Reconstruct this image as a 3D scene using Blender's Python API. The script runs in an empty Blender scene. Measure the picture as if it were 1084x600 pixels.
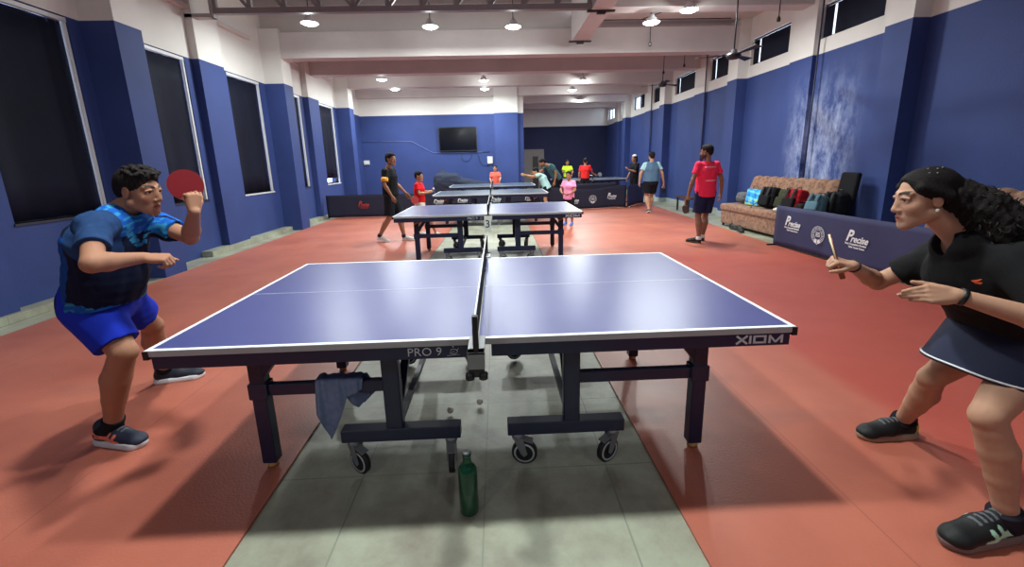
import bpy, bmesh, math, random
import numpy as np
from mathutils import Vector, Matrix
random.seed(7); np.random.seed(7)
S = bpy.context.scene
COL = S.collection
PI = math.pi

# ------------------------------------------------------------------ camera
cam = bpy.data.cameras.new('camera'); cam_o = bpy.data.objects.new('camera', cam); COL.objects.link(cam_o)
CAMP = (0.10156936, -2.41766961, 1.48158005); PITCH, YAW, ROLL, FPX = 0.21251632, 0.03239157, -0.0249889, 444.752073
_cp, _sp, _cy, _sy = math.cos(PITCH), math.sin(PITCH), math.cos(YAW), math.sin(YAW)
_f = Vector((_sy*_cp, _cy*_cp, -_sp)); _r0 = Vector((_cy, -_sy, 0)); _u0 = _r0.cross(_f)
_r = _r0*math.cos(ROLL)+_u0*math.sin(ROLL); _u = -_r0*math.sin(ROLL)+_u0*math.cos(ROLL)
M4 = Matrix((( _r.x, _u.x, -_f.x, CAMP[0]), (_r.y, _u.y, -_f.y, CAMP[1]), (_r.z, _u.z, -_f.z, CAMP[2]), (0, 0, 0, 1)))
cam_o.matrix_world = M4
cam.sensor_width = 36; cam.lens = FPX/1084*36; cam.shift_y = -32.505/1084; cam.shift_x = -0.64/1084
cam.clip_start = 0.05; cam.clip_end = 200
S.camera = cam_o

# ------------------------------------------------------------------ world, exposure
w = bpy.data.worlds.new('world'); S.world = w; w.use_nodes = True
bg = w.node_tree.nodes['Background']; bg.inputs[0].default_value = (0.75, 0.85, 1.0, 1); bg.inputs[1].default_value = 6.0
S.view_settings.view_transform = 'Standard'; S.view_settings.look = 'None'
S.view_settings.gamma = 1.0; S.view_settings.exposure = 0.0; S.view_settings.use_curve_mapping = False
LAMP_W = 98.0
LAMP_COL = (0.93, 1.0, 0.97)

# ------------------------------------------------------------------ helpers
def lin(c):
    return tuple(((v/255)/12.92 if v/255 <= 0.04045 else ((v/255+0.055)/1.055)**2.4) for v in c)
MATS = {}
def mat(name, rgb, rough=0.6, metal=0.0, var=0.0, scale=8.0, bump=0.0, bscale=60.0, spec=0.5, **kw):
    """plain surface with optional noise variation of colour and bump"""
    if name in MATS: return MATS[name]
    m = bpy.data.materials.new(name); m.use_nodes = True; MATS[name] = m
    nt = m.node_tree; b = nt.nodes['Principled BSDF']; c = lin(rgb)
    b.inputs['Base Color'].default_value = (*c, 1); b.inputs['Roughness'].default_value = rough
    b.inputs['Metallic'].default_value = metal; b.inputs['Specular IOR Level'].default_value = spec
    tc = nt.nodes.new('ShaderNodeTexCoord')
    if var > 0:
        n = nt.nodes.new('ShaderNodeTexNoise'); n.inputs['Scale'].default_value = scale; n.inputs['Detail'].default_value = 5
        nt.links.new(tc.outputs['Object'], n.inputs['Vector'])
        r = nt.nodes.new('ShaderNodeValToRGB'); r.color_ramp.elements[0].position = 0.3; r.color_ramp.elements[1].position = 0.7
        r.color_ramp.elements[0].color = (*[v*(1-var) for v in c], 1); r.color_ramp.elements[1].color = (*[min(1, v*(1+var)) for v in c], 1)
        nt.links.new(n.outputs['Fac'], r.inputs['Fac']); nt.links.new(r.outputs['Color'], b.inputs['Base Color'])
    if bump > 0:
        n2 = nt.nodes.new('ShaderNodeTexNoise'); n2.inputs['Scale'].default_value = bscale; n2.inputs['Detail'].default_value = 4
        nt.links.new(tc.outputs['Object'], n2.inputs['Vector'])
        bp = nt.nodes.new('ShaderNodeBump'); bp.inputs['Strength'].default_value = bump; bp.inputs['Distance'].default_value = 0.01
        nt.links.new(n2.outputs['Fac'], bp.inputs['Height']); nt.links.new(bp.outputs['Normal'], b.inputs['Normal'])
    if 'emit' in kw:
        b.inputs['Emission Color'].default_value = (*kw['emit'], 1); b.inputs['Emission Strength'].default_value = kw['es']
    return m
def attr_mat(name, rough=0.8, spec=0.3, bump=0.0, bscale=200.0, sss=0.0):
    if name in MATS: return MATS[name]
    m = bpy.data.materials.new(name); m.use_nodes = True; MATS[name] = m
    nt = m.node_tree; b = nt.nodes['Principled BSDF']; b.inputs['Roughness'].default_value = rough; b.inputs['Specular IOR Level'].default_value = spec
    a = nt.nodes.new('ShaderNodeAttribute'); a.attribute_name = 'Col'; nt.links.new(a.outputs['Color'], b.inputs['Base Color'])
    if sss: b.inputs['Subsurface Weight'].default_value = sss; b.inputs['Subsurface Radius'].default_value = (0.02, 0.008, 0.004); b.inputs['Subsurface Scale'].default_value = 0.5
    if bump:
        tc = nt.nodes.new('ShaderNodeTexCoord'); n2 = nt.nodes.new('ShaderNodeTexNoise'); n2.inputs['Scale'].default_value = bscale
        nt.links.new(tc.outputs['Object'], n2.inputs['Vector'])
        bp = nt.nodes.new('ShaderNodeBump'); bp.inputs['Strength'].default_value = bump; bp.inputs['Distance'].default_value = 0.004
        nt.links.new(n2.outputs['Fac'], bp.inputs['Height']); nt.links.new(bp.outputs['Normal'], b.inputs['Normal'])
    return m

def tag(o, label=None, cat=None, group=None, kind=None):
    if label: o['label'] = label
    if cat: o['category'] = cat
    if group: o['group'] = group
    if kind: o['kind'] = kind
    return o
def empty(name, loc=(0, 0, 0), label=None, cat=None, group=None):
    o = bpy.data.objects.new(name, None); o.empty_display_size = 0.1; COL.objects.link(o); o.location = loc
    o['_w'] = list(loc)
    return tag(o, label, cat, group)
def wpos(o):
    return Vector(o['_w']) if o is not None and '_w' in o else Vector((0, 0, 0))
def link_mesh(name, me, m, parent=None, origin=None):
    """mesh given in world coordinates; parts are re-expressed in their parent's frame (unrotated when built)"""
    o = bpy.data.objects.new(name, me); COL.objects.link(o)
    base = Vector(origin) if origin is not None else wpos(parent)
    me.transform(Matrix.Translation(-base))
    if parent is not None:
        o.parent = parent; o.location = base - wpos(parent)
    else: o.location = base
    o['_w'] = list(base)
    for mm in (m if isinstance(m, (list, tuple)) else [m]): me.materials.append(mm)
    return o
class MB:
    def __init__(s): s.bm = bmesh.new()
    def box(s, x0, x1, y0, y1, z0, z1, mi=0):
        vs = [s.bm.verts.new(p) for p in ((x0,y0,z0),(x1,y0,z0),(x1,y1,z0),(x0,y1,z0),(x0,y0,z1),(x1,y0,z1),(x1,y1,z1),(x0,y1,z1))]
        for f in ((3,2,1,0),(4,5,6,7),(0,1,5,4),(1,2,6,5),(2,3,7,6),(3,0,4,7)):
            fc = s.bm.faces.new([vs[i] for i in f]); fc.material_index = mi
        return s
    def bar(s, a, b, w, h, up=(0,0,1)):
        a = Vector(a); b = Vector(b); d = (b-a).normalized(); up = Vector(up)
        if abs(d.dot(up)) > 0.98: up = Vector((0, 1, 0))
        r = d.cross(up).normalized(); u = r.cross(d)
        vs = []
        for p in (a, b):
            for (i, j) in ((-1,-1),(1,-1),(1,1),(-1,1)): vs.append(s.bm.verts.new(p + r*i*w/2 + u*j*h/2))
        for f in ((0,1,2,3),(7,6,5,4),(1,0,4,5),(2,1,5,6),(3,2,6,7),(0,3,7,4)): s.bm.faces.new([vs[i] for i in f])
        return s
    def tube(s, pts, r, n=8, caps=True):
        pts = [Vector(p) for p in pts]; rs = r if isinstance(r, (list, tuple)) else [r]*len(pts)
        rings = []; prev = None
        for i, p in enumerate(pts):
            d = (pts[min(i+1, len(pts)-1)]-pts[max(i-1, 0)]).normalized()
            if prev is None:
                up = Vector((0,0,1)) if abs(d.z) < 0.9 else Vector((0,1,0)); x = d.cross(up).normalized()
            else: x = (prev - d*prev.dot(d)).normalized()
            prev = x; y = d.cross(x)
            rings.append([s.bm.verts.new(p + (x*math.cos(2*PI*k/n)+y*math.sin(2*PI*k/n))*rs[i]) for k in range(n)])
        for a, b in zip(rings, rings[1:]):
            for k in range(n):
                f = s.bm.faces.new((a[k], a[(k+1)%n], b[(k+1)%n], b[k])); f.smooth = True
        if caps: s.bm.faces.new(rings[0][::-1]); s.bm.faces.new(rings[-1])
        return s
    def lathe(s, prof, c, n=24, axis=(0,0,1)):
        """prof: list of (radius, height) along axis from centre c"""
        ax = Vector(axis).normalized(); t = Vector((1,0,0)) if abs(ax.x) < 0.9 else Vector((0,1,0))
        x = ax.cross(t).normalized(); y = ax.cross(x); c = Vector(c); rings = []
        for (r, h) in prof:
            if r < 1e-6: rings.append([s.bm.verts.new(c+ax*h)])
            else: rings.append([s.bm.verts.new(c+ax*h+(x*math.cos(2*PI*k/n)+y*math.sin(2*PI*k/n))*r) for k in range(n)])
        for a, b in zip(rings, rings[1:]):
            if len(a) == 1 and len(b) == 1: continue
            for k in range(n):
                k2 = (k+1) % n
                if len(a) == 1: f = s.bm.faces.new((a[0], b[k2], b[k]))
                elif len(b) == 1: f = s.bm.faces.new((a[k], a[k2], b[0]))
                else: f = s.bm.faces.new((a[k], a[k2], b[k2], b[k]))
                f.smooth = True
        return s
    def prism(s, poly, d):
        """poly: list of 3-D points (planar), extruded by vector d"""
        d = Vector(d); a = [s.bm.verts.new(p) for p in poly]; b = [s.bm.verts.new(Vector(p)+d) for p in poly]
        s.bm.faces.new(a[::-1]); s.bm.faces.new(b); n = len(poly)
        for k in range(n): s.bm.faces.new((a[k], a[(k+1)%n], b[(k+1)%n], b[k]))
        return s
    def grid(s, fn, nu, nv):
        vs = [[s.bm.verts.new(fn(i/nu, j/nv)) for j in range(nv+1)] for i in range(nu+1)]
        for i in range(nu):
            for j in range(nv):
                f = s.bm.faces.new((vs[i][j], vs[i+1][j], vs[i+1][j+1], vs[i][j+1])); f.smooth = True
        return s
    def sheet(s, fn, nu, nv, t):
        """closed thin solid from a surface fn(u,v) with thickness vector t"""
        t = Vector(t)
        A = [[s.bm.verts.new(Vector(fn(i/nu, j/nv))) for j in range(nv+1)] for i in range(nu+1)]
        B = [[s.bm.verts.new(Vector(fn(i/nu, j/nv))+t) for j in range(nv+1)] for i in range(nu+1)]
        for i in range(nu):
            for j in range(nv):
                f = s.bm.faces.new((A[i][j], A[i+1][j], A[i+1][j+1], A[i][j+1])); f.smooth = True
                f = s.bm.faces.new((B[i][j], B[i][j+1], B[i+1][j+1], B[i+1][j])); f.smooth = True
        for i in range(nu):
            s.bm.faces.new((A[i][0], B[i][0], B[i+1][0], A[i+1][0])); s.bm.faces.new((A[i+1][nv], B[i+1][nv], B[i][nv], A[i][nv]))
        for j in range(nv):
            s.bm.faces.new((A[0][j+1], B[0][j+1], B[0][j], A[0][j])); s.bm.faces.new((A[nu][j], B[nu][j], B[nu][j+1], A[nu][j+1]))
        return s
    def build(s, name, m, parent=None, origin=None, bevel=0.0, seg=2):
        bmesh.ops.recalc_face_normals(s.bm, faces=s.bm.faces)
        if bevel:
            es = [e for e in s.bm.edges if len(e.link_faces) == 2 and e.calc_face_angle(0) > 0.7]
            bmesh.ops.bevel(s.bm, geom=es, offset=bevel, segments=seg, affect='EDGES', clamp_overlap=True)
        me = bpy.data.meshes.new(name); s.bm.to_mesh(me); s.bm.free()
        return link_mesh(name, me, m, parent, origin)
def copy_tree(o, parent=None):
    c = o.copy(); COL.objects.link(c); c.parent = parent
    for ch in list(o.children): copy_tree(ch, c)
    return c
def place(o, loc, rz=0.0): o.location = loc; o.rotation_euler = (0, 0, rz); return o
def text_mesh(name, body, size, mtx, m, parent, shear=0.0, offset=0.0, extr=0.0012, sx=1.0, align='CENTER', origin=None):
    cu = bpy.data.curves.new('t', 'FONT'); cu.body = body; cu.size = size; cu.align_x = align; cu.align_y = 'CENTER'
    cu.shear = shear; cu.offset = offset; cu.extrude = extr; cu.resolution_u = 3
    t = bpy.data.objects.new('t', cu); COL.objects.link(t)
    dg = bpy.context.evaluated_depsgraph_get(); dg.update()
    me = bpy.data.meshes.new_from_object(t.evaluated_get(dg)); me.name = name
    bpy.data.objects.remove(t); bpy.data.curves.remove(cu)
    me.transform(mtx @ Matrix.Diagonal((sx, 1, 1, 1))); me.materials.clear()
    return link_mesh(name, me, m, parent, origin)
def frame(o, x, y):
    x = Vector(x).normalized(); y = Vector(y); z = x.cross(y).normalized(); y = z.cross(x); o = Vector(o)
    return Matrix(((x.x,y.x,z.x,o.x),(x.y,y.y,z.y,o.y),(x.z,y.z,z.z,o.z),(0,0,0,1)))
def tmerge(objs):
    """join several meshes (same frame) into the first"""
    bm = bmesh.new()
    for o in objs: bm.from_mesh(o.data)
    bm.to_mesh(objs[0].data); bm.free()
    for o in objs[1:]: bpy.data.objects.remove(o)
    return objs[0]
# ================================================================== STRUCTURE
def wall_mat(name, border, blue, white, stains=False):
    m = bpy.data.materials.new(name); m.use_nodes = True; nt = m.node_tree; b = nt.nodes['Principled BSDF']
    N = nt.nodes.new; L = nt.links.new
    g = N('ShaderNodeNewGeometry'); sx = N('ShaderNodeSeparateXYZ'); L(g.outputs['Position'], sx.inputs[0])
    n = N('ShaderNodeTexNoise'); n.inputs['Scale'].default_value = 1.3; n.inputs['Detail'].default_value = 6; L(g.outputs['Position'], n.inputs['Vector'])
    def ramp(c, v):
        r = N('ShaderNodeValToRGB'); r.color_ramp.elements[0].position = .3; r.color_ramp.elements[1].position = .72
        r.color_ramp.elements[0].color = (*[x*(1-v) for x in lin(c)], 1); r.color_ramp.elements[1].color = (*[x*(1+v) for x in lin(c)], 1)
        L(n.outputs['Fac'], r.inputs['Fac']); return r
    rb = ramp(blue, .10); rw = ramp(white, .05); blue_out = rb.outputs['Color']
    if stains:
        # damp salt marks on the paint between y 5.0 and 6.3
        n2 = N('ShaderNodeTexNoise'); n2.inputs['Scale'].default_value = 2.6; n2.inputs['Detail'].default_value = 9; n2.inputs['Roughness'].default_value = .72
        mp = N('ShaderNodeMapping'); mp.inputs['Scale'].default_value = (1, 1.6, .7); L(g.outputs['Position'], mp.inputs[0]); L(mp.outputs[0], n2.inputs['Vector'])
        r2 = N('ShaderNodeValToRGB'); r2.color_ramp.elements[0].position = .40; r2.color_ramp.elements[1].position = .66; L(n2.outputs['Fac'], r2.inputs['Fac'])
        def band(inp, c, wd):
            a = N('ShaderNodeMath'); a.operation = 'SUBTRACT'; L(inp, a.inputs[0]); a.inputs[1].default_value = c
            ab = N('ShaderNodeMath'); ab.operation = 'ABSOLUTE'; L(a.outputs[0], ab.inputs[0])
            mr = N('ShaderNodeMapRange'); mr.interpolation_type = 'SMOOTHSTEP'; mr.inputs['From Min'].default_value = wd; mr.inputs['From Max'].default_value = wd*.25; L(ab.outputs[0], mr.inputs['Value'])
            return mr.outputs[0]
        y = band(sx.outputs['Y'], 5.35, 1.0); z = band(sx.outputs['Z'], 1.45, 1.8)
        m1 = N('ShaderNodeMath'); m1.operation = 'MULTIPLY'; L(y, m1.inputs[0]); L(z, m1.inputs[1])
        m2 = N('ShaderNodeMath'); m2.operation = 'MULTIPLY'; L(m1.outputs[0], m2.inputs[0]); L(r2.outputs['Color'], m2.inputs[1])
        mx = N('ShaderNodeMix'); mx.data_type = 'RGBA'; L(m2.outputs[0], mx.inputs['Factor']); L(blue_out, mx.inputs['A']); mx.inputs['B'].default_value = (*lin((160, 172, 205)), 1)
        blue_out = mx.outputs['Result']
    gt = N('ShaderNodeMath'); gt.operation = 'GREATER_THAN'; L(sx.outputs['Z'], gt.inputs[0]); gt.inputs[1].default_value = border
    mx = N('ShaderNodeMix'); mx.data_type = 'RGBA'; L(gt.outputs[0], mx.inputs['Factor']); L(blue_out, mx.inputs['A']); L(rw.outputs['Color'], mx.inputs['B'])
    L(mx.outputs['Result'], b.inputs['Base Color']); b.inputs['Roughness'].default_value = .68; b.inputs['Specular IOR Level'].default_value = .3
    n3 = N('ShaderNodeTexNoise'); n3.inputs['Scale'].default_value = 35; L(g.outputs['Position'], n3.inputs['Vector'])
    bp = N('ShaderNodeBump'); bp.inputs['Strength'].default_value = .12; bp.inputs['Distance'].default_value = .01; L(n3.outputs['Fac'], bp.inputs['Height']); L(bp.outputs['Normal'], b.inputs['Normal'])
    return m
BLUE = (48, 65, 120); WHITE = (214, 212, 208)
M_wl = wall_mat('wall_paint_left', 3.35, BLUE, WHITE)
M_wr = wall_mat('wall_paint_right', 3.265, BLUE, WHITE, True)
M_wb = wall_mat('wall_paint_back', 3.33, BLUE, WHITE)
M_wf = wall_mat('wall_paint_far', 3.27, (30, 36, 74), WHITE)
M_white = mat('white_plaster', WHITE, .7, var=.05, scale=2, bump=.1, bscale=30)
M_beam = mat('beam_paint', (198, 192, 190), .65, var=.05, scale=2)

def floor_mats():
    m = bpy.data.materials.new('red_court_mat'); m.use_nodes = True; nt = m.node_tree; b = nt.nodes['Principled BSDF']; N = nt.nodes.new; L = nt.links.new
    g = N('ShaderNodeNewGeometry')
    n = N('ShaderNodeTexNoise'); n.inputs['Scale'].default_value = .9; n.inputs['Detail'].default_value = 8; n.inputs['Roughness'].default_value = .6; L(g.outputs['Position'], n.inputs['Vector'])
    r = N('ShaderNodeValToRGB'); e = r.color_ramp.elements; e[0].position = .3; e[0].color = (*lin((162, 88, 72)), 1); e[1].position = .7; e[1].color = (*lin((190, 112, 90)), 1)
    L(n.outputs['Fac'], r.inputs['Fac'])
    # scuffs and dusty wear
    mp = N('ShaderNodeMapping'); mp.inputs['Scale'].default_value = (.5, 1.4, 1); mp.inputs['Rotation'].default_value = (0, 0, .3); L(g.outputs['Position'], mp.inputs[0])
    n2 = N('ShaderNodeTexNoise'); n2.inputs['Scale'].default_value = 1.6; n2.inputs['Detail'].default_value = 7; L(mp.outputs[0], n2.inputs['Vector'])
    r2 = N('ShaderNodeValToRGB'); r2.color_ramp.elements[0].position = .56; r2.color_ramp.elements[1].position = .74; L(n2.outputs['Fac'], r2.inputs['Fac'])
    mu = N('ShaderNodeMath'); mu.operation = 'MULTIPLY'; mu.inputs[1].default_value = .35; L(r2.outputs['Color'], mu.inputs[0])
    mx = N('ShaderNodeMix'); mx.data_type = 'RGBA'; L(mu.outputs[0], mx.inputs['Factor']); L(r.outputs['Color'], mx.inputs['A']); mx.inputs['B'].default_value = (*lin((128, 92, 88)), 1)
    # mat seams every 1.8 m
    sx = N('ShaderNodeSeparateXYZ'); L(g.outputs['Position'], sx.inputs[0])
    ad = N('ShaderNodeMath'); ad.operation = 'ADD'; L(sx.outputs['X'], ad.inputs[0]); ad.inputs[1].default_value = 20.0
    md = N('ShaderNodeMath'); md.operation = 'PINGPONG'; L(ad.outputs[0], md.inputs[0]); md.inputs[1].default_value = .9
    lt = N('ShaderNodeMath'); lt.operation = 'LESS_THAN'; L(md.outputs[0], lt.inputs[0]); lt.inputs[1].default_value = .004
    mu2 = N('ShaderNodeMath'); mu2.operation = 'MULTIPLY'; mu2.inputs[1].default_value = .35; L(lt.outputs[0], mu2.inputs[0])
    mx2 = N('ShaderNodeMix'); mx2.data_type = 'RGBA'; L(mu2.outputs[0], mx2.inputs['Factor']); L(mx.outputs['Result'], mx2.inputs['A']); mx2.inputs['B'].default_value = (*lin((120, 58, 48)), 1)
    # fresher red rolls along the right-hand side
    gy = N('ShaderNodeMapRange'); gy.interpolation_type = 'SMOOTHSTEP'; gy.inputs['From Min'].default_value = 2.25; gy.inputs['From Max'].default_value = 2.45; L(sx.outputs['X'], gy.inputs['Value'])
    gy2 = N('ShaderNodeMapRange'); gy2.interpolation_type = 'SMOOTHSTEP'; gy2.inputs['From Min'].default_value = 4.6; gy2.inputs['From Max'].default_value = 3.4; L(sx.outputs['Y'], gy2.inputs['Value'])
    mu3 = N('ShaderNodeMath'); mu3.operation = 'MULTIPLY'; L(gy.outputs[0], mu3.inputs[0]); L(gy2.outputs[0], mu3.inputs[1])
    mu4 = N('ShaderNodeMath'); mu4.operation = 'MULTIPLY'; L(mu3.outputs[0], mu4.inputs[0]); mu4.inputs[1].default_value = .55
    mx3 = N('ShaderNodeMix'); mx3.data_type = 'RGBA'; L(mu4.outputs[0], mx3.inputs['Factor']); L(mx2.outputs['Result'], mx3.inputs['A']); mx3.inputs['B'].default_value = (*lin((176, 66, 56)), 1)
    L(mx3.outputs['Result'], b.inputs['Base Color'])
    rr = N('ShaderNodeMapRange'); rr.inputs['To Min'].default_value = .3; rr.inputs['To Max'].default_value = .52; L(n2.outputs['Fac'], rr.inputs['Value']); L(rr.outputs[0], b.inputs['Roughness'])
    n3 = N('ShaderNodeTexNoise'); n3.inputs['Scale'].default_value = 90; n3.inputs['Detail'].default_value = 5; L(g.outputs['Position'], n3.inputs['Vector'])
    bp = N('ShaderNodeBump'); bp.inputs['Strength'].default_value = .25; bp.inputs['Distance'].default_value = .006; L(n3.outputs['Fac'], bp.inputs['Height']); L(bp.outputs['Normal'], b.inputs['Normal'])
    red = m
    m = bpy.data.materials.new('green_grey_stone'); m.use_nodes = True; nt = m.node_tree; b = nt.nodes['Principled BSDF']; N = nt.nodes.new; L = nt.links.new
    g = N('ShaderNodeNewGeometry')
    n = N('ShaderNodeTexNoise'); n.inputs['Scale'].default_value = 2.2; n.inputs['Detail'].default_value = 9; n.inputs['Roughness'].default_value = .65; L(g.outputs['Position'], n.inputs['Vector'])
    r = N('ShaderNodeValToRGB'); e = r.color_ramp.elements; e[0].position = .32; e[0].color = (*lin((126, 120, 106)), 1); e[1].position = .68; e[1].color = (*lin((170, 176, 156)), 1)
    L(n.outputs['Fac'], r.inputs['Fac'])
    br = N('ShaderNodeTexBrick'); br.offset = 0; br.inputs['Scale'].default_value = 1; br.inputs['Brick Width'].default_value = .6; br.inputs['Row Height'].default_value = .6
    br.inputs['Mortar Size'].default_value = .004; L(g.outputs['Position'], br.inputs['Vector'])
    mx = N('ShaderNodeMix'); mx.data_type = 'RGBA'; mx.inputs['B'].default_value = (*lin((128, 134, 119)), 1)
    L(br.outputs['Fac'], mx.inputs['Factor']); L(r.outputs['Color'], mx.inputs['A']); L(mx.outputs['Result'], b.inputs['Base Color'])
    b.inputs['Roughness'].default_value = .42
    n3 = N('ShaderNodeTexNoise'); n3.inputs['Scale'].default_value = 40; L(g.outputs['Position'], n3.inputs['Vector'])
    bp = N('ShaderNodeBump'); bp.inputs['Strength'].default_value = .2; bp.inputs['Distance'].default_value = .005; L(n3.outputs['Fac'], bp.inputs['Height']); L(bp.outputs['Normal'], b.inputs['Normal'])
    return red, m
M_red, M_stone = floor_mats()
X0, X1 = -5.09, 6.05; YB1, YB2, YF = 14.6, 20.7, -6.0
tag(MB().box(X0-.3, X1+.3, YF-.3, YB2+.3, -.15, -.012).build('floor', M_stone), kind='structure')
# red matting laid over the stone, in two fields with the stone aisle between
def slab(name, poly, z1, m):
    b = MB(); b.prism([Vector((x, y, -.011)) for x, y in poly], (0, 0, z1+.011)); return tag(b.build(name, m), kind='structure')
slab('floor_red_left', [(-4.56, YF), (-4.66, 9.95), (-4.66, YB1-.02), (-.99, YB1-.02), (-1.0, 6.9), (-1.02, 4.0), (-1.0, 0), (-.96, YF)], 0.0, M_red)
slab('floor_red_right', [(.93, YF), (.83, 0), (.80, 4.0), (.82, 6.9), (.82, YB1-.02), (.95, 20.6), (5.3, 20.6), (5.12, 11.0), (4.80, 4.6), (4.55, YF)], 0.0, M_red)
M_kerb = M_stone
def wall_x(name, xa, xb, y0, y1, z0, z1, holes, m):
    ys = sorted({y0, y1, *[h[0] for h in holes], *[h[1] for h in holes]}); b = MB()
    for a, c in zip(ys, ys[1:]):
        hs = sorted([h for h in holes if h[0] <= a+1e-6 and h[1] >= c-1e-6], key=lambda h: h[2]); z = z0
        for h in hs: b.box(xa, xb, a, c, z, h[2]); z = h[3]
        b.box(xa, xb, a, c, z, z1)
    return tag(b.build(name, m), kind='structure')
# windows: (y0,y1,z0,z1)
WL = [(-2.05,-.95,.96,3.345), (-.1,1.05,.96,3.345), (2.26,3.40,.96,3.345), (4.24,5.38,.96,3.345), (6.5,7.66,.96,3.345), (8.47,9.62,.96,3.345), (10.68,11.95,.96,3.345)]
WR = [(-.1,1.3,3.52,4.09), (2.2,3.5,3.52,4.09), (4.35,5.66,3.52,4.09), (6.5,7.8,3.52,4.09), (8.75,9.72,3.52,4.09), (10.5,12.0,3.50,4.03), (12.85,13.95,3.5,4.03), (14.92,16.3,3.5,4.03), (16.75,18.1,3.5,4.03), (19.2,20.5,3.5,4.03)]
wall_x('wall_left', X0-.28, X0, YF, YB1+.3, -.1, 5.3, WL, M_wl)
wall_x('wall_right', X1, X1+.28, YF, YB2+.3, -.1, 5.3, WR, M_wr)
tag(MB().box(X0-.28, .95, YB1, YB1+.3, -.1, 5.3).build('wall_back', M_wb), kind='structure')
tag(MB().box(.95, 1.2, YB1+.001, YB2, -.1, 4.7).build('wall_back_return', M_wb), kind='structure')
tag(MB().box(.95, X1+.28, YB2, YB2+.3, -.1, 4.7).build('wall_far', M_wf), kind='structure')
tag(MB().box(X0-.28, X1+.28, YF-.3, YF, -.1, 5.3).build('wall_front', M_wl), kind='structure')
# engaged columns
k = 0
for y in (-5.07, -.75, 3.56, 7.90, 12.22):
    k += 1; tag(MB().box(X0-.02, -4.66, y, y+.42, -.05, 4.5 if y > 7 else 5.0).build('wall_left_column_%d' % k, M_wl), kind='structure')
k = 0
for y in (-3.0, 1.3, 5.55, 9.85):
    k += 1; tag(MB().box(X0-.02, -4.96, y, y+.68, -.05, 5.0).build('wall_left_pilaster_%d' % k, M_wl), kind='structure')
k = 0
for y in (-5.07, -.75, 3.60, 7.87, 12.25, 16.6):
    k += 1; tag(MB().box(5.80, X1+.02, y, y+.42, -.05, 4.56).build('wall_right_column_%d' % k, M_wr), kind='structure')
k = 0
for y in (1.35, 5.68, 9.8, 14.0, 18.4):
    k += 1; tag(MB().box(5.97, X1+.02, y, y+.62, -.05, 4.56).build('wall_right_pilaster_%d' % k, M_wr), kind='structure')
tag(MB().box(.07, .96, YB1-.28, YB1+.02, -.05, 4.4).build('wall_back_column', M_wb), kind='structure')
# ceilings and beams
M_slab = mat('slab_paint', (196, 188, 184), .7, var=.05, scale=1.5)
b = MB().box(X0-.28, 2.0, 8.1, YB2, 4.5, 4.7); b.box(2.0, X1+.28, YF, YB2, 4.56, 4.76); b.box(X0-.28, 2.2, 8.04, 8.2, 4.3, 5.3)
tag(b.build('ceiling', M_slab), kind='structure')
def corr_mat():
    m = mat('roof_sheet', (186, 178, 176), .5, metal=.3, var=.06, scale=3); nt = m.node_tree
    wv = nt.nodes.new('ShaderNodeTexWave'); wv.bands_direction = 'Y'; wv.inputs['Scale'].default_value = 1.6; tc = nt.nodes.new('ShaderNodeTexCoord'); nt.links.new(tc.outputs['Object'], wv.inputs['Vector'])
    bp = nt.nodes.new('ShaderNodeBump'); bp.inputs['Distance'].default_value = .05; nt.links.new(wv.outputs['Fac'], bp.inputs['Height']); nt.links.new(bp.outputs['Normal'], nt.nodes['Principled BSDF'].inputs['Normal']); return m
tag(MB().box(X0-.28, 2.3, YF-.3, 8.1, 5.02, 5.1).build('ceiling_roof_sheet', corr_mat()), kind='structure')
M_steel = mat('painted_steel', (165, 160, 160), .5, metal=.2, var=.05)
k = 0
for y in (-4.6, -3.2, -1.8, -.4, 1.0, 2.4, 3.8, 5.2, 6.6, 7.7):
    k += 1; tag(MB().box(X0, 1.86, y, y+.07, 4.88, 5.02).build('trim_purlin_%d' % k, M_steel), kind='structure')
k = 0
for y, x0 in ((-5.0, 2.2), (-.6, 2.2), (3.6, 2.2), (5.78, 2.2), (7.915, X0), (10.12, X0), (12.235, X0), (14.4, X0), (16.63, 1.2), (18.6, 1.2)):
    k += 1; tag(MB().box(x0, X1, y, y+.33, 4.15 if y < 6 else 3.88 if y < 9 else 3.95, 4.58 if x0 > 0 else 4.42).build('ceiling_beam_%d' % k, M_beam, bevel=0), kind='structure')
tag(MB().box(1.85, 2.2, YF, 7.65, 4.05, 5.02).build('ceiling_long_beam', M_beam), kind='structure')
M_iron = mat('dark_iron', (52, 50, 54), .5, metal=.4)
# low stone kerb and skirting along the left wall, right wall
b = MB(); b.box(X0-.01, -4.90, YF, 3.0, -.012, .075); b.box(X0-.01, -4.90, 4.95, 7.9, -.012, .085); b.box(X0-.01, -4.9, 8.32, 12.2, -.012, .085)
tag(b.build('baseboard_left', M_kerb, bevel=.006), kind='structure')
b = MB().box(5.99, X1, YF, YB2, -.012, .13); [b.box(5.77, X1, y-.03, y+.45, -.012, .13) for y in (-.75, 3.60, 7.87, 12.25, 16.6)]
tag(b.build('baseboard_right', mat('skirting_grey', (150, 160, 158), .5, var=.08)), kind='structure')
tag(MB().box(X0, -4.99, 4.3, 7.4, 4.13, 4.2).box(X0, -4.99, .2, 3.3, 4.13, 4.2).box(X0, -4.99, 8.6, 9.6, 4.1, 4.16).box(X0, -4.99, 10.7, 11.9, 4.1, 4.16).build('trim_left', M_beam), kind='structure')

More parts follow.
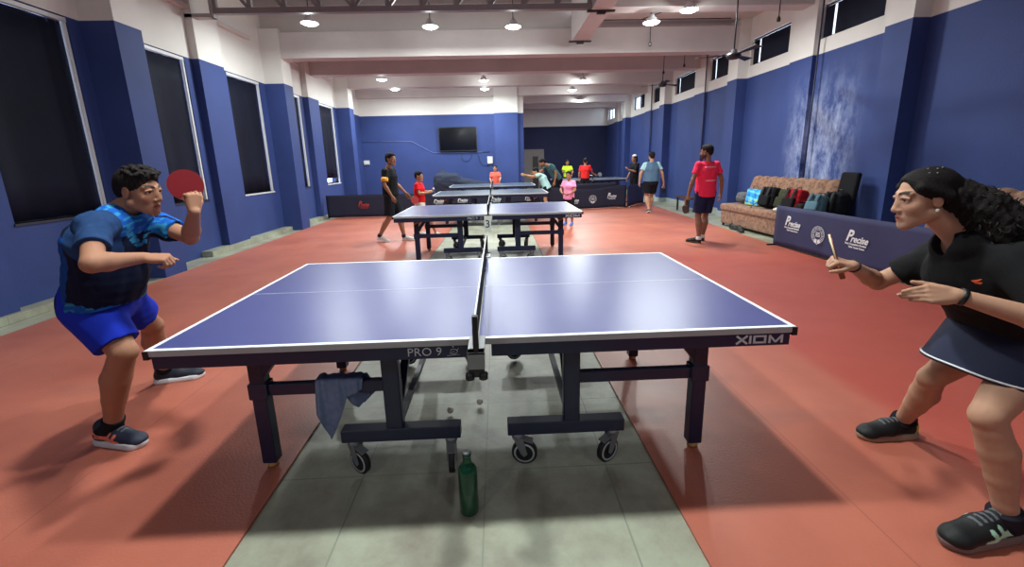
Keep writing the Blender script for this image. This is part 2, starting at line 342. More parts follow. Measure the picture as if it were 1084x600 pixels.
# truss under the raised roof
M_truss = mat('truss_steel', (150, 146, 148), .45, metal=.3, var=.06)
def truss(y, lab, grp=None):
    t = empty('roof_truss', (-1.6, y, 4.1), lab, 'truss')
    b = MB().box(-4.62, 1.85, y-.05, y+.05, 4.06, 4.15); b.build('bottom_chord', M_truss, t)
    MB().box(-4.62, 1.85, y-.05, y+.05, 4.80, 4.88).build('top_chord', M_truss, t)
    n = 11; dx = 6.4/n
    for i in range(n+1):
        x = -4.59+i*dx; MB().bar((x, y, 4.15), (x, y, 4.80), .07, .06).build('vertical_strut', M_truss, t)
    for i in range(n):
        x = -4.59+i*dx
        a, c = ((x+.03, y, 4.16), (x+dx-.03, y, 4.80)) if i > 3 else ((x+.03, y, 4.80), (x+dx-.03, y, 4.16))
        MB().bar(a, c, .05, .05).build('diagonal_strut', M_truss, t)
    MB().box(-5.08, -4.62, y-.07, y+.07, 4.0, 4.06).box(-4.66, -4.60, y-.06, y+.06, 4.0, 4.9).build('end_bracket', M_steel, t)
    return t
truss(5.62, 'grey steel lattice truss spanning from the left wall to the long beam')
# dark clip plates under the long beam
b = MB().box(1.78, 2.27, 7.5, 7.58, 4.03, 4.05).box(1.95, 2.1, 7.5, 7.56, 3.99, 4.03)
tag(b.build('fixing_plate', M_iron), 'dark steel plate bolted under the far end of the long ceiling beam', 'plate')
b = MB().box(1.78, 2.27, 5.6, 5.68, 4.03, 4.05).box(1.95, 2.1, 5.6, 5.66, 3.99, 4.03)
tag(b.build('fixing_plate', M_iron), 'dark steel plate bolted under the long ceiling beam where the lattice truss meets it', 'plate')

# ------------------------------------------------------------------ windows
M_blind = mat('navy_blackout_blind', (17, 20, 38), .7, var=.25, scale=1.2, spec=.15)
M_wframe = mat('white_window_frame', (205, 208, 212), .4)
M_dframe = mat('dark_window_frame', (38, 42, 60), .4)
M_glass = bpy.data.materials.new('window_glass'); M_glass.use_nodes = True
_b = M_glass.node_tree.nodes['Principled BSDF']; _b.inputs['Transmission Weight'].default_value = 1; _b.inputs['Roughness'].default_value = .05; _b.inputs['IOR'].default_value = 1.05
_b.inputs['Base Color'].default_value = (.9, .95, 1, 1)
n = 0
for (y0, y1, z0, z1) in WL:
    n += 1; t = tag(empty('window_%d' % n, (X0-.1, (y0+y1)/2, z0)), kind='structure')
    b = MB(); F = .035
    b.box(X0-.14, X0-.10, y0, y1, z0, z0+F); b.box(X0-.14, X0-.10, y0, y1, z1-F, z1); b.box(X0-.14, X0-.10, y0, y0+F, z0, z1); b.box(X0-.14, X0-.10, y1-F, y1, z0, z1)
    b.build('window_frame', M_dframe, t)
    MB().box(X0-.13, X0-.12, y0+F, y1-F, z0+F, z1-F).build('glass', M_glass, t)
    b = MB(); zb = z0+.02 if n not in (7,) else z0+.16
    b.sheet(lambda u, v, y0=y0, y1=y1, z1=z1, zb=zb: (X0-.07+.008*math.sin(u*19+v*2), y0+.03+u*(y1-y0-.09), zb+v*(z1-.06-zb)), 24, 6, (-.004, 0, 0))
    b.build('blind', M_blind, t)
    MB().box(X0-.05, X0-.01, y0, y1, z1-.06, z1-.01).build('blind_rail', M_wframe, t)
    MB().box(X0-.05, X0-.01, y1-.045, y1-.012, z0, z1-.05).build('side_rail', M_wframe, t)
    MB().box(X0-.14, X0+.012, y0-.01, y1+.01, z0-.03, z0).build('window_sill', M_wframe if n in (5, 7) else M_dframe, t)
for (y0, y1, z0, z1) in WR:
    n += 1; t = tag(empty('window_%d' % n, (X1+.1, (y0+y1)/2, z0)), kind='structure')
    b = MB(); F = .03; xx = X1+.06
    b.box(xx, xx+.05, y0, y1, z0, z0+F); b.box(xx, xx+.05, y0, y1, z1-F, z1); b.box(xx, xx+.05, y0, y0+F, z0, z1); b.box(xx, xx+.05, y1-F, y1, z0, z1)
    if n > 13: b.box(xx, xx+.05, (y0+y1)/2-.02, (y0+y1)/2+.02, z0, z1)
    b.build('window_frame', M_dframe, t)
    MB().box(xx+.03, xx+.04, y0+F, y1-F, z0+F, z1-F).build('glass', M_glass, t)
    if n < 15:
        yr = y1-.28 if n != 14 else y1
        MB().box(xx-.01, xx-.004, y0+.02, yr, z0+.01, z1-.05).build('blind', M_blind, t)
        if n != 14: MB().box(xx-.01, xx-.004, yr+.06, y1-.02, z0+.01, z1-.05).build('blind', M_blind, t)
    if n == 15: MB().box(xx-.01, xx-.004, y0+.02, y0+.5, z0+.01, z1-.02).build('blind', M_blind, t)
# far doorway / grey partition with two dark openings on the far wall
M_part = mat('grey_partition', (132, 128, 126), .7, var=.05)
t = tag(empty('door_1', (1.95, YB2-.05, 0)), kind='structure')
MB().box(1.22, 2.66, YB2-.07, YB2, 0, 2.12).build('door_surround', M_part, t)
MB().box(1.26, 1.56, YB2-.09, YB2-.07, 0, 1.75).build('door_leaf', mat('dark_door', (40, 36, 44), .5), t)
MB().box(2.05, 2.35, YB2-.09, YB2-.07, 0, 1.75).build('door_leaf', mat('dark_door', (40, 36, 44), .5), t)

# ------------------------------------------------------------------ lamps
M_lens = mat('lamp_lens', (255, 255, 255), .5, emit=(.93, 1, .97), es=14)
M_lhouse = mat('lamp_housing', (150, 152, 155), .4, metal=.5)
M_lglow = mat('lamp_reflector', (225, 228, 230), .35)
def lamp(x, y, z, ztop, label, grp='round ceiling lamps', pw=1.0):
    t = empty('high_bay_lamp', (x, y, z), label, 'ceiling lamp', grp)
    MB().tube([(x, y, z+.1), (x, y, ztop)], .008, 6).build('suspension_rod', M_iron, t)
    MB().lathe([(0, .13), (.05, .13), (.06, .09), (.10, .06), (.10, .03), (.15, .005), (.16, -.01), (.15, -.01), (.145, 0), (0, 0)], (x, y, z), 24).build('housing', M_lglow, t)
    MB().lathe([(0, -.05), (.06, -.045), (.115, -.028), (.145, -.008), (.145, -.002), (0, -.002)], (x, y, z), 24).build('lens', M_lens, t)
    l = bpy.data.lights.new('lamp_light', 'AREA'); l.shape = 'DISK'; l.size = .26; l.energy = LAMP_W*pw; l.color = LAMP_COL
    lo = bpy.data.objects.new('lamp_light', l); COL.objects.link(lo); lo.parent = t; lo.location = (0, 0, -.055)
    l = bpy.data.lights.new('lamp_spill', 'POINT'); l.shadow_soft_size = .05; l.energy = LAMP_W*.22*pw; l.color = LAMP_COL
    lo = bpy.data.objects.new('lamp_spill', l); COL.objects.link(lo); lo.parent = t; lo.location = (0, 0, -.11)
    return t
LZ = 4.12
lamp(-3.31, 6.31, LZ, 4.88, 'glowing round lamp nearest the left wall, just behind the lattice truss')
lamp(-1.11, 6.63, LZ, 4.88, 'glowing round lamp left of centre behind the lattice truss')
lamp(.52, 6.70, LZ, 4.88, 'glowing round lamp right of centre behind the lattice truss')
lamp(3.11, 6.15, 4.0, 4.56, 'glowing round lamp against the white beam right of the long beam')
lamp(3.54, 5.50, 4.0, 4.56, 'glowing round lamp closest to the ceiling fan, under the near right beam')
lamp(-3.26, 11.13, 4.0, 4.5, 'left lamp of the pair hanging near the far left, lower row')
lamp(-3.26, 12.98-.15, 4.0, 4.0, 'smaller far lamp just below the left pair, in front of the back wall')
lamp(-.215, 11.58, 4.0, 4.5, 'upper lamp of the middle pair hanging before the back wall')
lamp(-.228, 13.13, 4.0, 4.5, 'lower lamp of the middle pair hanging before the back wall')
lamp(2.97, 11.9, 4.0, 4.5, 'upper lamp of the three hanging over the far right bay')
lamp(2.95, 13.7, 4.0, 4.5, 'middle lamp of the three hanging over the far right bay')
lamp(3.8, 16.4, 4.0, 4.5, 'farthest and lowest lamp of the three over the far right bay')
for (x, y) in ((-.95, -.1), (.5, -.1), (-2.6, -4.6), (2.8, -4.6)):  # the dim rear pair is added, unseen, to brighten the players' faces
    lamp(x, y, LZ, 4.88 if x < 2 else 4.56, {-3.3: 'round lamp above the near court, out of the frame, closest to the left wall', -.95: 'round lamp out of the frame above the left half of the foreground table', .5: 'round lamp out of the frame above the right half of the foreground table', -2.6: 'added unseen lamp behind the viewpoint on the left, brightening the players', 2.8: 'added unseen lamp behind the viewpoint on the right, brightening the players'}[x], 'lamps above the near court', 1.0 if y > -1 else .35)
# ================================================================== implicit-surface modelling (numpy surface nets)
def V(*a): return np.array(a[0] if len(a) == 1 else a, float)
def nrm(v): v = V(v); return v/np.linalg.norm(v)
class Field:
    def __init__(s, lo, hi, h):
        s.lo = V(lo); s.h = h; s.n = np.ceil((V(hi)-s.lo)/h).astype(int)+1
        s.A = np.full(tuple(s.n), 9.0, np.float32)
    def _sl(s, lo, hi, m):
        a = np.clip(np.floor((V(lo)-m-s.lo)/s.h).astype(int), 0, s.n); b = np.clip(np.ceil((V(hi)+m-s.lo)/s.h).astype(int)+1, 0, s.n)
        if np.any(b <= a): return None
        g = [(s.lo[i]+np.arange(a[i], b[i])*s.h).astype(np.float32) for i in range(3)]
        return (slice(a[0], b[0]), slice(a[1], b[1]), slice(a[2], b[2])), g[0][:, None, None], g[1][None, :, None], g[2][None, None, :]
    def add(s, prim, k=0.0, sub=False):
        fn, lo, hi = prim; r = s._sl(lo, hi, k+3*s.h+.004)
        if r is None: return s
        sl, X, Y, Z = r; d = fn(X, Y, Z).astype(np.float32); a = s.A[sl]
        if sub:
            d = -d
            if k > 0: hh = np.clip(.5-.5*(a-d)/k, 0, 1); s.A[sl] = a*(1-hh)+d*hh+k*hh*(1-hh)
            else: s.A[sl] = np.maximum(a, d)
        elif k > 0:
            hh = np.clip(.5+.5*(a-d)/k, 0, 1); s.A[sl] = a*(1-hh)+d*hh-k*hh*(1-hh)
        else: s.A[sl] = np.minimum(a, d)
        return s
    def cut(s, p, n):
        """keep the side the normal points away from"""
        p = V(p); n = nrm(n); g = [s.lo[i]+np.arange(s.n[i])*s.h for i in range(3)]
        d = (g[0][:, None, None]-p[0])*n[0]+(g[1][None, :, None]-p[1])*n[1]+(g[2][None, None, :]-p[2])*n[2]
        s.A = np.maximum(s.A, d.astype(np.float32)); return s
    def warp(s, fn):
        g = [(s.lo[i]+np.arange(s.n[i])*s.h).astype(np.float32) for i in range(3)]
        m = np.abs(s.A) < .05; i = np.nonzero(m); s.A[m] += fn(g[0][i[0]], g[1][i[1]], g[2][i[2]]).astype(np.float32); return s
    def mesh(s):
        A = s.A; A[0], A[-1] = 9, 9; A[:, 0], A[:, -1] = 9, 9; A[:, :, 0], A[:, :, -1] = 9, 9
        I = A < 0; c = [(0,0,0),(1,0,0),(0,1,0),(1,1,0),(0,0,1),(1,0,1),(0,1,1),(1,1,1)]
        nx, ny, nz = A.shape; cnt = np.zeros((nx-1, ny-1, nz-1), np.uint8)
        for (a, b, d) in c: cnt += I[a:nx-1+a, b:ny-1+b, d:nz-1+d]
        act = (cnt > 0) & (cnt < 8); idx = np.argwhere(act)
        vals = np.stack([A[idx[:, 0]+a, idx[:, 1]+b, idx[:, 2]+d] for (a, b, d) in c], 1).astype(float)
        P = np.zeros((len(idx), 3)); N = np.zeros(len(idx)); co = np.array(c, float)
        for (i, j) in ((0,1),(2,3),(4,5),(6,7),(0,2),(1,3),(4,6),(5,7),(0,4),(1,5),(2,6),(3,7)):
            va, vb = vals[:, i], vals[:, j]; m = (va < 0) != (vb < 0)
            t = np.where(m, va/np.where(m, va-vb, 1), 0)[:, None]
            P += np.where(m[:, None], co[i]+(co[j]-co[i])*t, 0); N += m
        P = P/N[:, None]; verts = s.lo+(idx+P)*s.h
        vid = np.full((nx-1, ny-1, nz-1), -1, np.int64); vid[act] = np.arange(len(idx)); F = []
        for ax in range(3):
            u, v = (ax+1) % 3, (ax+2) % 3
            sl0 = [slice(1, -1)]*3; sl1 = [slice(1, -1)]*3; sl0[ax] = slice(0, -1); sl1[ax] = slice(1, None)
            a = I[tuple(sl0)]; b = I[tuple(sl1)]
            for flip, m in ((False, a & ~b), (True, ~a & b)):
                e = np.argwhere(m)
                if not len(e): continue
                base = e.copy(); base[:, u] += 1; base[:, v] += 1
                def at(du, dv):
                    q = base.copy(); q[:, u] -= du; q[:, v] -= dv; return vid[q[:, 0], q[:, 1], q[:, 2]]
                q = np.stack([at(1, 1), at(0, 1), at(0, 0), at(1, 0)], 1)
                F.append(q[:, ::-1] if flip else q)
        F = np.concatenate(F); F = F[(F >= 0).all(1)]
        return verts, F
def smooth_mesh(vs, F, it=1, lam=.5):
    e = np.concatenate([F[:, [0, 1]], F[:, [1, 2]], F[:, [2, 3]], F[:, [3, 0]]]); e = np.concatenate([e, e[:, ::-1]])
    cnt = np.bincount(e[:, 0], minlength=len(vs))[:, None]
    for _ in range(it):
        acc = np.stack([np.bincount(e[:, 0], weights=vs[e[:, 1], k], minlength=len(vs)) for k in range(3)], 1)
        vs = vs+lam*(acc/np.maximum(cnt, 1)-vs)
    return vs
def np_obj(name, vs, F, m, parent=None, origin=None, col=None):
    me = bpy.data.meshes.new(name); me.vertices.add(len(vs)); me.vertices.foreach_set('co', vs.astype(np.float32).ravel())
    n = len(F); me.loops.add(n*4); me.loops.foreach_set('vertex_index', F.astype(np.int32).ravel())
    me.polygons.add(n); me.polygons.foreach_set('loop_start', np.arange(0, n*4, 4, dtype=np.int32)); me.polygons.foreach_set('loop_total', np.full(n, 4, np.int32))
    me.update(calc_edges=True); me.polygons.foreach_set('use_smooth', np.ones(n, bool))
    if col is not None:
        a = me.color_attributes.new('Col', 'FLOAT_COLOR', 'POINT'); cc = np.ones((len(vs), 4), np.float32); cc[:, :3] = col; a.data.foreach_set('color', cc.ravel())
    me.validate()
    return link_mesh(name, me, m, parent, origin)
# ---- primitives: each returns (distance function, lo, hi)
def cap(a, b, ra, rb=None, w=None, k=1.0, flat=False, flata=False):
    """tapered capsule a->b; w,k: widen by k along direction w; flat: cut square at b"""
    a = V(a); b = V(b); rb = ra if rb is None else rb; ba = b-a; L2 = ba@ba; L = math.sqrt(L2); dn = ba/L; R = max(ra, rb)*max(1, k)
    wv = None if w is None else nrm(w)
    def fn(X, Y, Z):
        px, py, pz = X-a[0], Y-a[1], Z-a[2]; h = np.clip((px*ba[0]+py*ba[1]+pz*ba[2])/L2, 0, 1)
        qx, qy, qz = px-ba[0]*h, py-ba[1]*h, pz-ba[2]*h; d2 = qx*qx+qy*qy+qz*qz
        if wv is not None:
            c = qx*wv[0]+qy*wv[1]+qz*wv[2]; d2 = d2-c*c*(1-1/(k*k))
        d = np.sqrt(np.maximum(d2, 0))-(ra+(rb-ra)*h)
        t = px*dn[0]+py*dn[1]+pz*dn[2]
        if flat: d = np.maximum(d, t-L)
        if flata: d = np.maximum(d, -t)
        return d
    return fn, np.minimum(a, b)-R, np.maximum(a, b)+R
def ell(c, r, ax=None):
    """ellipsoid with radii r along the rows of ax"""
    c = V(c); r = V(r); Mx = np.eye(3) if ax is None else np.array(ax, float); R = r.max()
    def fn(X, Y, Z):
        p = (X-c[0], Y-c[1], Z-c[2]); k0 = 0; k1 = 0
        for i in range(3):
            q = p[0]*Mx[i, 0]+p[1]*Mx[i, 1]+p[2]*Mx[i, 2]; k0 = k0+(q/r[i])**2; k1 = k1+(q/r[i]**2)**2
        k0 = np.sqrt(k0); return k0*(k0-1)/np.sqrt(np.maximum(k1, 1e-9))
    return fn, c-R, c+R
def rbox(c, hs, rad, ax=None):
    c = V(c); hs = V(hs)-rad; Mx = np.eye(3) if ax is None else np.array(ax, float); R = np.linalg.norm(hs)+rad
    def fn(X, Y, Z):
        p = (X-c[0], Y-c[1], Z-c[2]); o = 0; mx = -9.0
        for i in range(3):
            q = np.abs(p[0]*Mx[i, 0]+p[1]*Mx[i, 1]+p[2]*Mx[i, 2])-hs[i]; o = o+np.maximum(q, 0)**2; mx = np.maximum(mx, q)
        return np.sqrt(o)+np.minimum(mx, 0)-rad
    return fn, c-R, c+R
def half(prim, p, n):
    f, lo, hi = prim; p = V(p); n = nrm(n)
    return (lambda X, Y, Z: np.maximum(f(X, Y, Z), (X-p[0])*n[0]+(Y-p[1])*n[1]+(Z-p[2])*n[2])), lo, hi
def sdf_obj(name, prims, h, m, parent=None, origin=None, col=None, warp=None, it=1, cuts=()):
    """prims: (prim, k) or (prim, k, 'sub')"""
    ad = [p for p in prims if len(p) < 3]; lo = np.min([p[0][1] for p in ad], 0)-.03; hi = np.max([p[0][2] for p in ad], 0)+.03
    F = Field(lo, hi, h)
    for p in prims: F.add(p[0], p[1], len(p) > 2)
    if warp is not None: F.warp(warp)
    for (cp, cn) in cuts: F.cut(cp, cn)
    vs, q = F.mesh(); vs = smooth_mesh(vs, q, it)
    c = col(vs) if callable(col) else (None if col is None else np.tile(col, (len(vs), 1)))
    return np_obj(name, vs, q, m, parent, origin, c)
# ================================================================== TABLES
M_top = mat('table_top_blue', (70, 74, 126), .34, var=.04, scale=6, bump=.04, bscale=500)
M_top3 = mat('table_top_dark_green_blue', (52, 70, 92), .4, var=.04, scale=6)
M_line = mat('white_line_paint', (226, 230, 234), .45)
M_edge = mat('table_edge_grey', (168, 168, 172), .5)
M_navy = mat('navy_powder_coat', (23, 29, 62), .42, var=.06, scale=5)
M_black = mat('black_plastic', (18, 18, 20), .45)
M_castg = mat('caster_grey', (132, 134, 138), .4, metal=.3)
M_castw = mat('caster_ring_white', (190, 192, 192), .5)
M_rubber = mat('caster_rubber', (26, 26, 28), .6)
M_foot = mat('amber_foot', (196, 150, 90), .5)
M_yel = mat('yellow_sticker', (225, 150, 50), .5)
M_let = mat('white_lettering', (225, 226, 228), .6)
M_letg = mat('grey_lettering', (205, 206, 214), .5)
M_net = mat('net_black', (22, 24, 32), .8)
def caster(x, y, ang, table, z0=.165):
    c = empty('caster', (x, y, 0)); c.parent = table; c.location = Vector((x, y, 0)); c['_w'] = list(Vector((x, y, 0)))
    d = Vector((math.cos(ang), math.sin(ang), 0)); s = Vector((-d.y, d.x, 0)); P = Vector((x, y, 0)); w0 = P+d*.032+Vector((0, 0, .064))
    b = MB(); b.lathe([(0, z0), (.03, z0), (.03, z0-.025), (.02, z0-.03), (0, z0-.03)], (x, y, 0), 16)
    for sg in (-1, 1):
        o = s*sg*.021
        pts = [P-d*.022+o+Vector((0,0,z0-.02)), P+d*.026+o+Vector((0,0,z0-.02)), w0+d*.016+o+Vector((0,0,.0)), w0+o-Vector((0,0,.016)), w0-d*.016+o]
        b.prism(pts, s*sg*.004)
    b.prism([P-d*.024-s*.022+Vector((0,0,z0-.03)), P+d*.03-s*.022+Vector((0,0,z0-.03)), P+d*.03+s*.022+Vector((0,0,z0-.03)), P-d*.024+s*.022+Vector((0,0,z0-.03))], (0,0,.006))
    b.prism([P+d*.02-s*.02+Vector((0,0,z0-.035)), P+d*.075-s*.02+Vector((0,0,z0-.05)), P+d*.075+s*.02+Vector((0,0,z0-.05)), P+d*.02+s*.02+Vector((0,0,z0-.035))], (0,0,.006))
    f = b.build('caster_fork', M_castg, c); 
    MB().lathe([(.016, -.015), (.058, -.015), (.064, -.010), (.064, .010), (.058, .015), (.016, .015), (.016, -.015)], w0, 28, s).build('caster_wheel', M_rubber, c)
    MB().lathe([(.043, -.0168), (.052, -.0168), (.052, .0168), (.043, .0168), (.043, -.0168)], w0, 28, s).build('rim_ring', M_castw, c)
    return c
def make_table(label, m_top=M_top, letters=True, grp=None):
    t = empty('table_tennis_table', (0, 0, 0), label, 'table tennis table', grp)
    for s in (-1, 1):
        xi, xo = .004, 1.37
        def B(b, x0, x1, *r): return b.box(min(s*x0, s*x1), max(s*x0, s*x1), *r)
        top = B(MB(), xi, xo, -.7625, .7625, .735, .76).build('tabletop', m_top, t, bevel=.0015, seg=1)
        ln = MB(); B(ln, xi, xo, -.7625, -.7425, .7602, .7606); B(ln, xi, xo, .7425, .7625, .7602, .7606); B(ln, xo-.02, xo, -.7425, .7425, .7602, .7606); B(ln, xi, xo-.02, -.0015, .0015, .7602, .7606)
        ln.build('line_marking', M_line, top)
        e = MB(); B(e, xi, xo+.001, -.7645, -.7625, .734, .7595); B(e, xi, xo+.001, .7625, .7645, .734, .7595); B(e, xo, xo+.002, -.7645, .7645, .734, .7595); e.build('edge_band', M_edge, top)
        a = MB(); xa = .055 if s > 0 else .02
        B(a, xa, 1.355, -.752, -.727, .672, .735); B(a, xa, 1.355, .727, .752, .672, .735); B(a, 1.33, 1.355, -.727, .727, .672, .735); B(a, xa, xa+.025, -.727, .727, .672, .735)
        a.build('apron', M_navy, t, bevel=.002, seg=1)
        for sy in (-1, 1):
            y0, y1 = sorted((sy*.75, sy*.768))
            MB().box(min(s*1.352, s*1.374), max(s*1.352, s*1.374), y0, y1, .722, .7585).build('corner_cap', M_black, t)
            # end leg with amber adjusting foot
            yl = sy*.50; x0 = s*1.085
            lg = MB().box(x0-.035, x0+.035, yl-.03, yl+.03, .03, .672).build('leg', M_navy, t, bevel=.004, seg=1)
            MB().lathe([(0, .004), (.026, .004), (.026, .018), (.012, .032), (0, .032)], (x0, yl, 0), 16).build('adjusting_foot', M_foot, lg)
            # sloping gusset and sticker at the leg head
            g = MB().bar((x0-s*.01, yl, .50), (x0-s*.16, yl, .69), .05, .045).build('brace', M_navy, t)
            MB().prism([Vector((x0-.034, yl-.0315*1, .60)), Vector((x0+.034, yl-.0315, .63)), Vector((x0+.034, yl-.0315, .645)), Vector((x0-.034, yl-.0315, .615))], (0, -.001, 0)).build('sticker', M_yel, lg)
            MB().box(x0-.045, x0+.045, yl-.036, yl+.036, .385, .468).build('leg_collar', M_navy, t, bevel=.004, seg=1)
            # rail, inner post and bottom bar with casters
            xr0, xr1 = sorted((s*.43, x0)); MB().box(xr0, xr1, yl-.02, yl+.02, .397, .455).build('side_rail', M_navy, t, bevel=.004, seg=1)
            yb = sy*.565; xp = s*.43
            MB().box(xp-.04, xp+.04, yb-.025, yb+.025, .23, .70).build('inner_post', M_navy, t, bevel=.005, seg=1)
            q0, q1 = sorted((s*.115, s*.69)); MB().box(q0, q1, yb-.032, yb+.032, .172, .238).build('bottom_bar', M_navy, t, bevel=.004, seg=1)
            if abs(yl-yb) > .03: MB().box(xp-.03, xp+.03, min(yl, yb), max(yl, yb), .40, .45).build('link_block', M_navy, t)
            k4 = .5 if sy > 0 else 0; caster(s*.64, yb, (-.6 if s < 0 else -2.6)+k4, t, .172); caster(s*.165, yb, (-1.5 if s < 0 else -.15)+k4, t, .172)
        MB().bar((s*.43, -.54, .25), (s*.50, .50, .66), .045, .03).build('diagonal_brace', M_navy, t)
        MB().bar((s*1.085, -.5, .62), (s*1.085, .5, .62), .04, .04).build('cross_tube', M_navy, t)
        MB().bar((s*.43, -.54, .21), (s*.43, .54, .21), .03, .03).build('base_tube', M_navy, t)
    if letters:
        b = MB(); hz = .0185; zc = .703; st = lambda x0, z0, x1, z1, w=.0095: b.bar((x0, -.7535, zc+z0), (x1, -.7535, zc+z1), w, .0025, (0, 1, 0))
        st(1.117, -hz, 1.165, hz); st(1.117, hz, 1.165, -hz); st(1.178, -hz, 1.178, hz)
        st(1.194, hz-.004, 1.246, hz-.004, .008); st(1.194, -hz+.004, 1.246, -hz+.004, .008); st(1.196, -hz, 1.196, hz); st(1.244, -hz, 1.244, hz)
        st(1.264, -hz, 1.264, hz); st(1.264, hz-.002, 1.291, -hz+.004, .008); st(1.291, -hz+.004, 1.318, hz-.002, .008); st(1.318, -hz, 1.318, hz)
        b.build('lettering', M_letg, t)
        a = text_mesh('lettering', 'PRO 9', .052, frame((-.228, -.7535, .703), (1, 0, 0), (0, 0, 1)), M_letg, t, offset=-.0006, sx=1.05)
        b = MB()  # small emblem: a bat with a ball over a base stroke
        b.tube([(-.134, -.754, .684), (-.079, -.754, .688)], .0012, 4); pts = [(-.106+.017*math.cos(k/14*2*PI*.8-2.6), -.754, .702+.011*math.sin(k/14*2*PI*.8-2.6)) for k in range(15)]
        b.tube(pts, .0016, 4); b.tube([(-.092, -.754, .706), (-.084, -.754, .716)], .0018, 4); b.tube([(-.121, -.754, .698), (-.115, -.754, .704), (-.111, -.754, .697), (-.105, -.754, .704), (-.101, -.754, .698)], .0012, 4)
        b.lathe([(0, -.001), (.003, -.001), (.003, .001), (0, .001)], (-.107, -.754, .724), 10, (0, 1, 0)); b.build('emblem', M_letg, t)
    return t
def make_net(x, y, z, label, tagcard=False):
    n = empty('net', (x, y, z), label, 'net', 'table tennis nets')
    b = MB()
    def mesh_fn(): 
        L = 1.78; nx, nz = 110, 9; t = .0012
        for i in range(nx+1): yy = y-L/2+L*i/nx; b.box(x-t/2, x+t/2, yy-t/2, yy+t/2, z+.006, z+.142)
        for j in range(nz+1): zz = z+.006+.136*j/nz; b.box(x-t/2, x+t/2, y-L/2, y+L/2, zz-t/2, zz+t/2)
    mesh_fn(); b.build('net_mesh', M_net, n)
    MB().box(x-.003, x+.003, y-.9, y+.9, z+.138, z+.1525).build('net_tape', M_line, n, bevel=.001, seg=1)
    for s in (-1, 1):
        yy = y+s*.90
        p = MB().box(x-.011, x+.011, yy-.014, yy+.014, z-.03, z+.155).build('net_post', M_black, n, bevel=.003, seg=1)
        c = MB().box(x-.035, x+.032, min(y+s*.755, yy+s*.02), max(y+s*.755, yy+s*.02), z+.001, z+.011)
        c.box(x-.035, x+.032, min(yy-s*.02, yy+s*.02), max(yy-s*.02, yy+s*.02), z-.06, z+.011).build('clamp', M_castg, n, bevel=.002, seg=1)
        MB().lathe([(0, -.115), (.022, -.115), (.022, -.098), (.007, -.095), (.007, .0), (0, .0)], (x-.002, y+s*.80, z), 12).build('clamp_screw', M_black, n)
        for dx in (-.028, .024): MB().lathe([(0, -.108), (.018, -.108), (.018, -.085), (.006, -.082), (.006, -.056), (0, -.056)], (x+dx, yy, z), 12).build('clamp_knob', M_black, n)
        MB().box(x-.03, x+.026, yy-.006, yy+.006, z-.1, z-.055).build('clamp_plate', M_black, n)
    if tagcard:
        MB().box(x-.055, x+.04, y-.945, y-.937, z-.235, z-.005).build('number_card', mat('card_white', (215, 222, 216), .6), n)
        text_mesh('card_number', '3', .15, frame((x-.008, y-.947, z-.12), (1, 0, 0), (0, 0, 1)), mat('ink', (60, 70, 90), .6), n, offset=.002)
    return n
tbl = make_table('large blue table in the foreground with a towel on its rail, the nearest table')
T2 = copy_tree(tbl); place(T2, (-.04, 4.367, 0)); T2['label'] = 'blue table directly behind the foreground one, with a small number card on its net'
make_net(0, 0, .76, 'black net with white tape across the foreground table')
make_net(-.04, 4.367, .76, 'black net of the second blue table, with a number card at its near post', True)
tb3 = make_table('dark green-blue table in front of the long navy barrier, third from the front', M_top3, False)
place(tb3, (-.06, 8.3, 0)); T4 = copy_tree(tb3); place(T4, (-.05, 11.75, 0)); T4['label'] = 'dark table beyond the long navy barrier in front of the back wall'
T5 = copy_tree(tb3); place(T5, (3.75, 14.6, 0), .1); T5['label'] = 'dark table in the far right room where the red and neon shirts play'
make_net(-.06, 8.3, .76, 'net of the dark table in front of the long barrier')
make_net(-.05, 11.75, .76, 'net of the dark table beyond the long barrier')
make_net(3.75, 14.6, .76, 'net of the table in the far right room')

# ------------------------------------------------------------------ towel, bottle, balls by the near table
def towel_bottom(u):
    pts = [(0, .30), (.10, .22), (.2, .155), (.32, .22), (.6, .385), (.8, .40), (1, .42)]
    for (a, za), (b, zb) in zip(pts, pts[1:]):
        if u <= b: return za+(zb-za)*(u-a)/(b-a)
    return pts[-1][1]
def towel_back(u): return .455-.05-.10*max(0, 1-abs(u-.72)/.35)
def towel(u, v):
    # v: 0 back hem .. .45 over the rail .. 1 front hem
    xt = -.805+u*.225; spread = 0
    if v < .4:
        q = 1-v/.4; z = .474+(towel_back(u)-.474)*q; y = -.466; spread = q*(.05*u)
        x = xt+spread
    elif v < .55:
        q = (v-.4)/.15; z = .472+.008*math.sin(q*PI); y = -.466-q*.072; x = xt
    else:
        q = (v-.55)/.45; z = .472+(towel_bottom(u)-.472)*q; y = -.538; x = xt-q*.012+.02*q*math.sin(u*3)
    f = math.sin(u*31)*.5+math.sin(u*17+1.3)*.5
    return (x+.004*f, y-(.012*f if v > .5 else -.008*f)*(.35+.65*min(1, abs(v-.47)*3)), z+.004*f)
M_towel = mat('blue_grey_terry', (122, 136, 170), .95, var=.12, scale=40, bump=.6, bscale=350)
tw = MB().sheet(towel, 60, 40, (.003, .004, .003)).build('towel', M_towel)
tag(tw, 'blue-grey towel draped over the rail of the foreground table', 'towel')
sb = MB().sheet(lambda u, v: (-.70+u*.115+.02*v, -.488-.02*math.sin(u*5), .425-v*(.12-.05*abs(u-.5)*2)), 10, 8, (0, -.004, 0)).build('towel_fold', mat('towel_inner_terry', (108, 120, 154), .95, bump=.6, bscale=350), tw)
M_gglass = bpy.data.materials.new('green_bottle_glass'); M_gglass.use_nodes = True
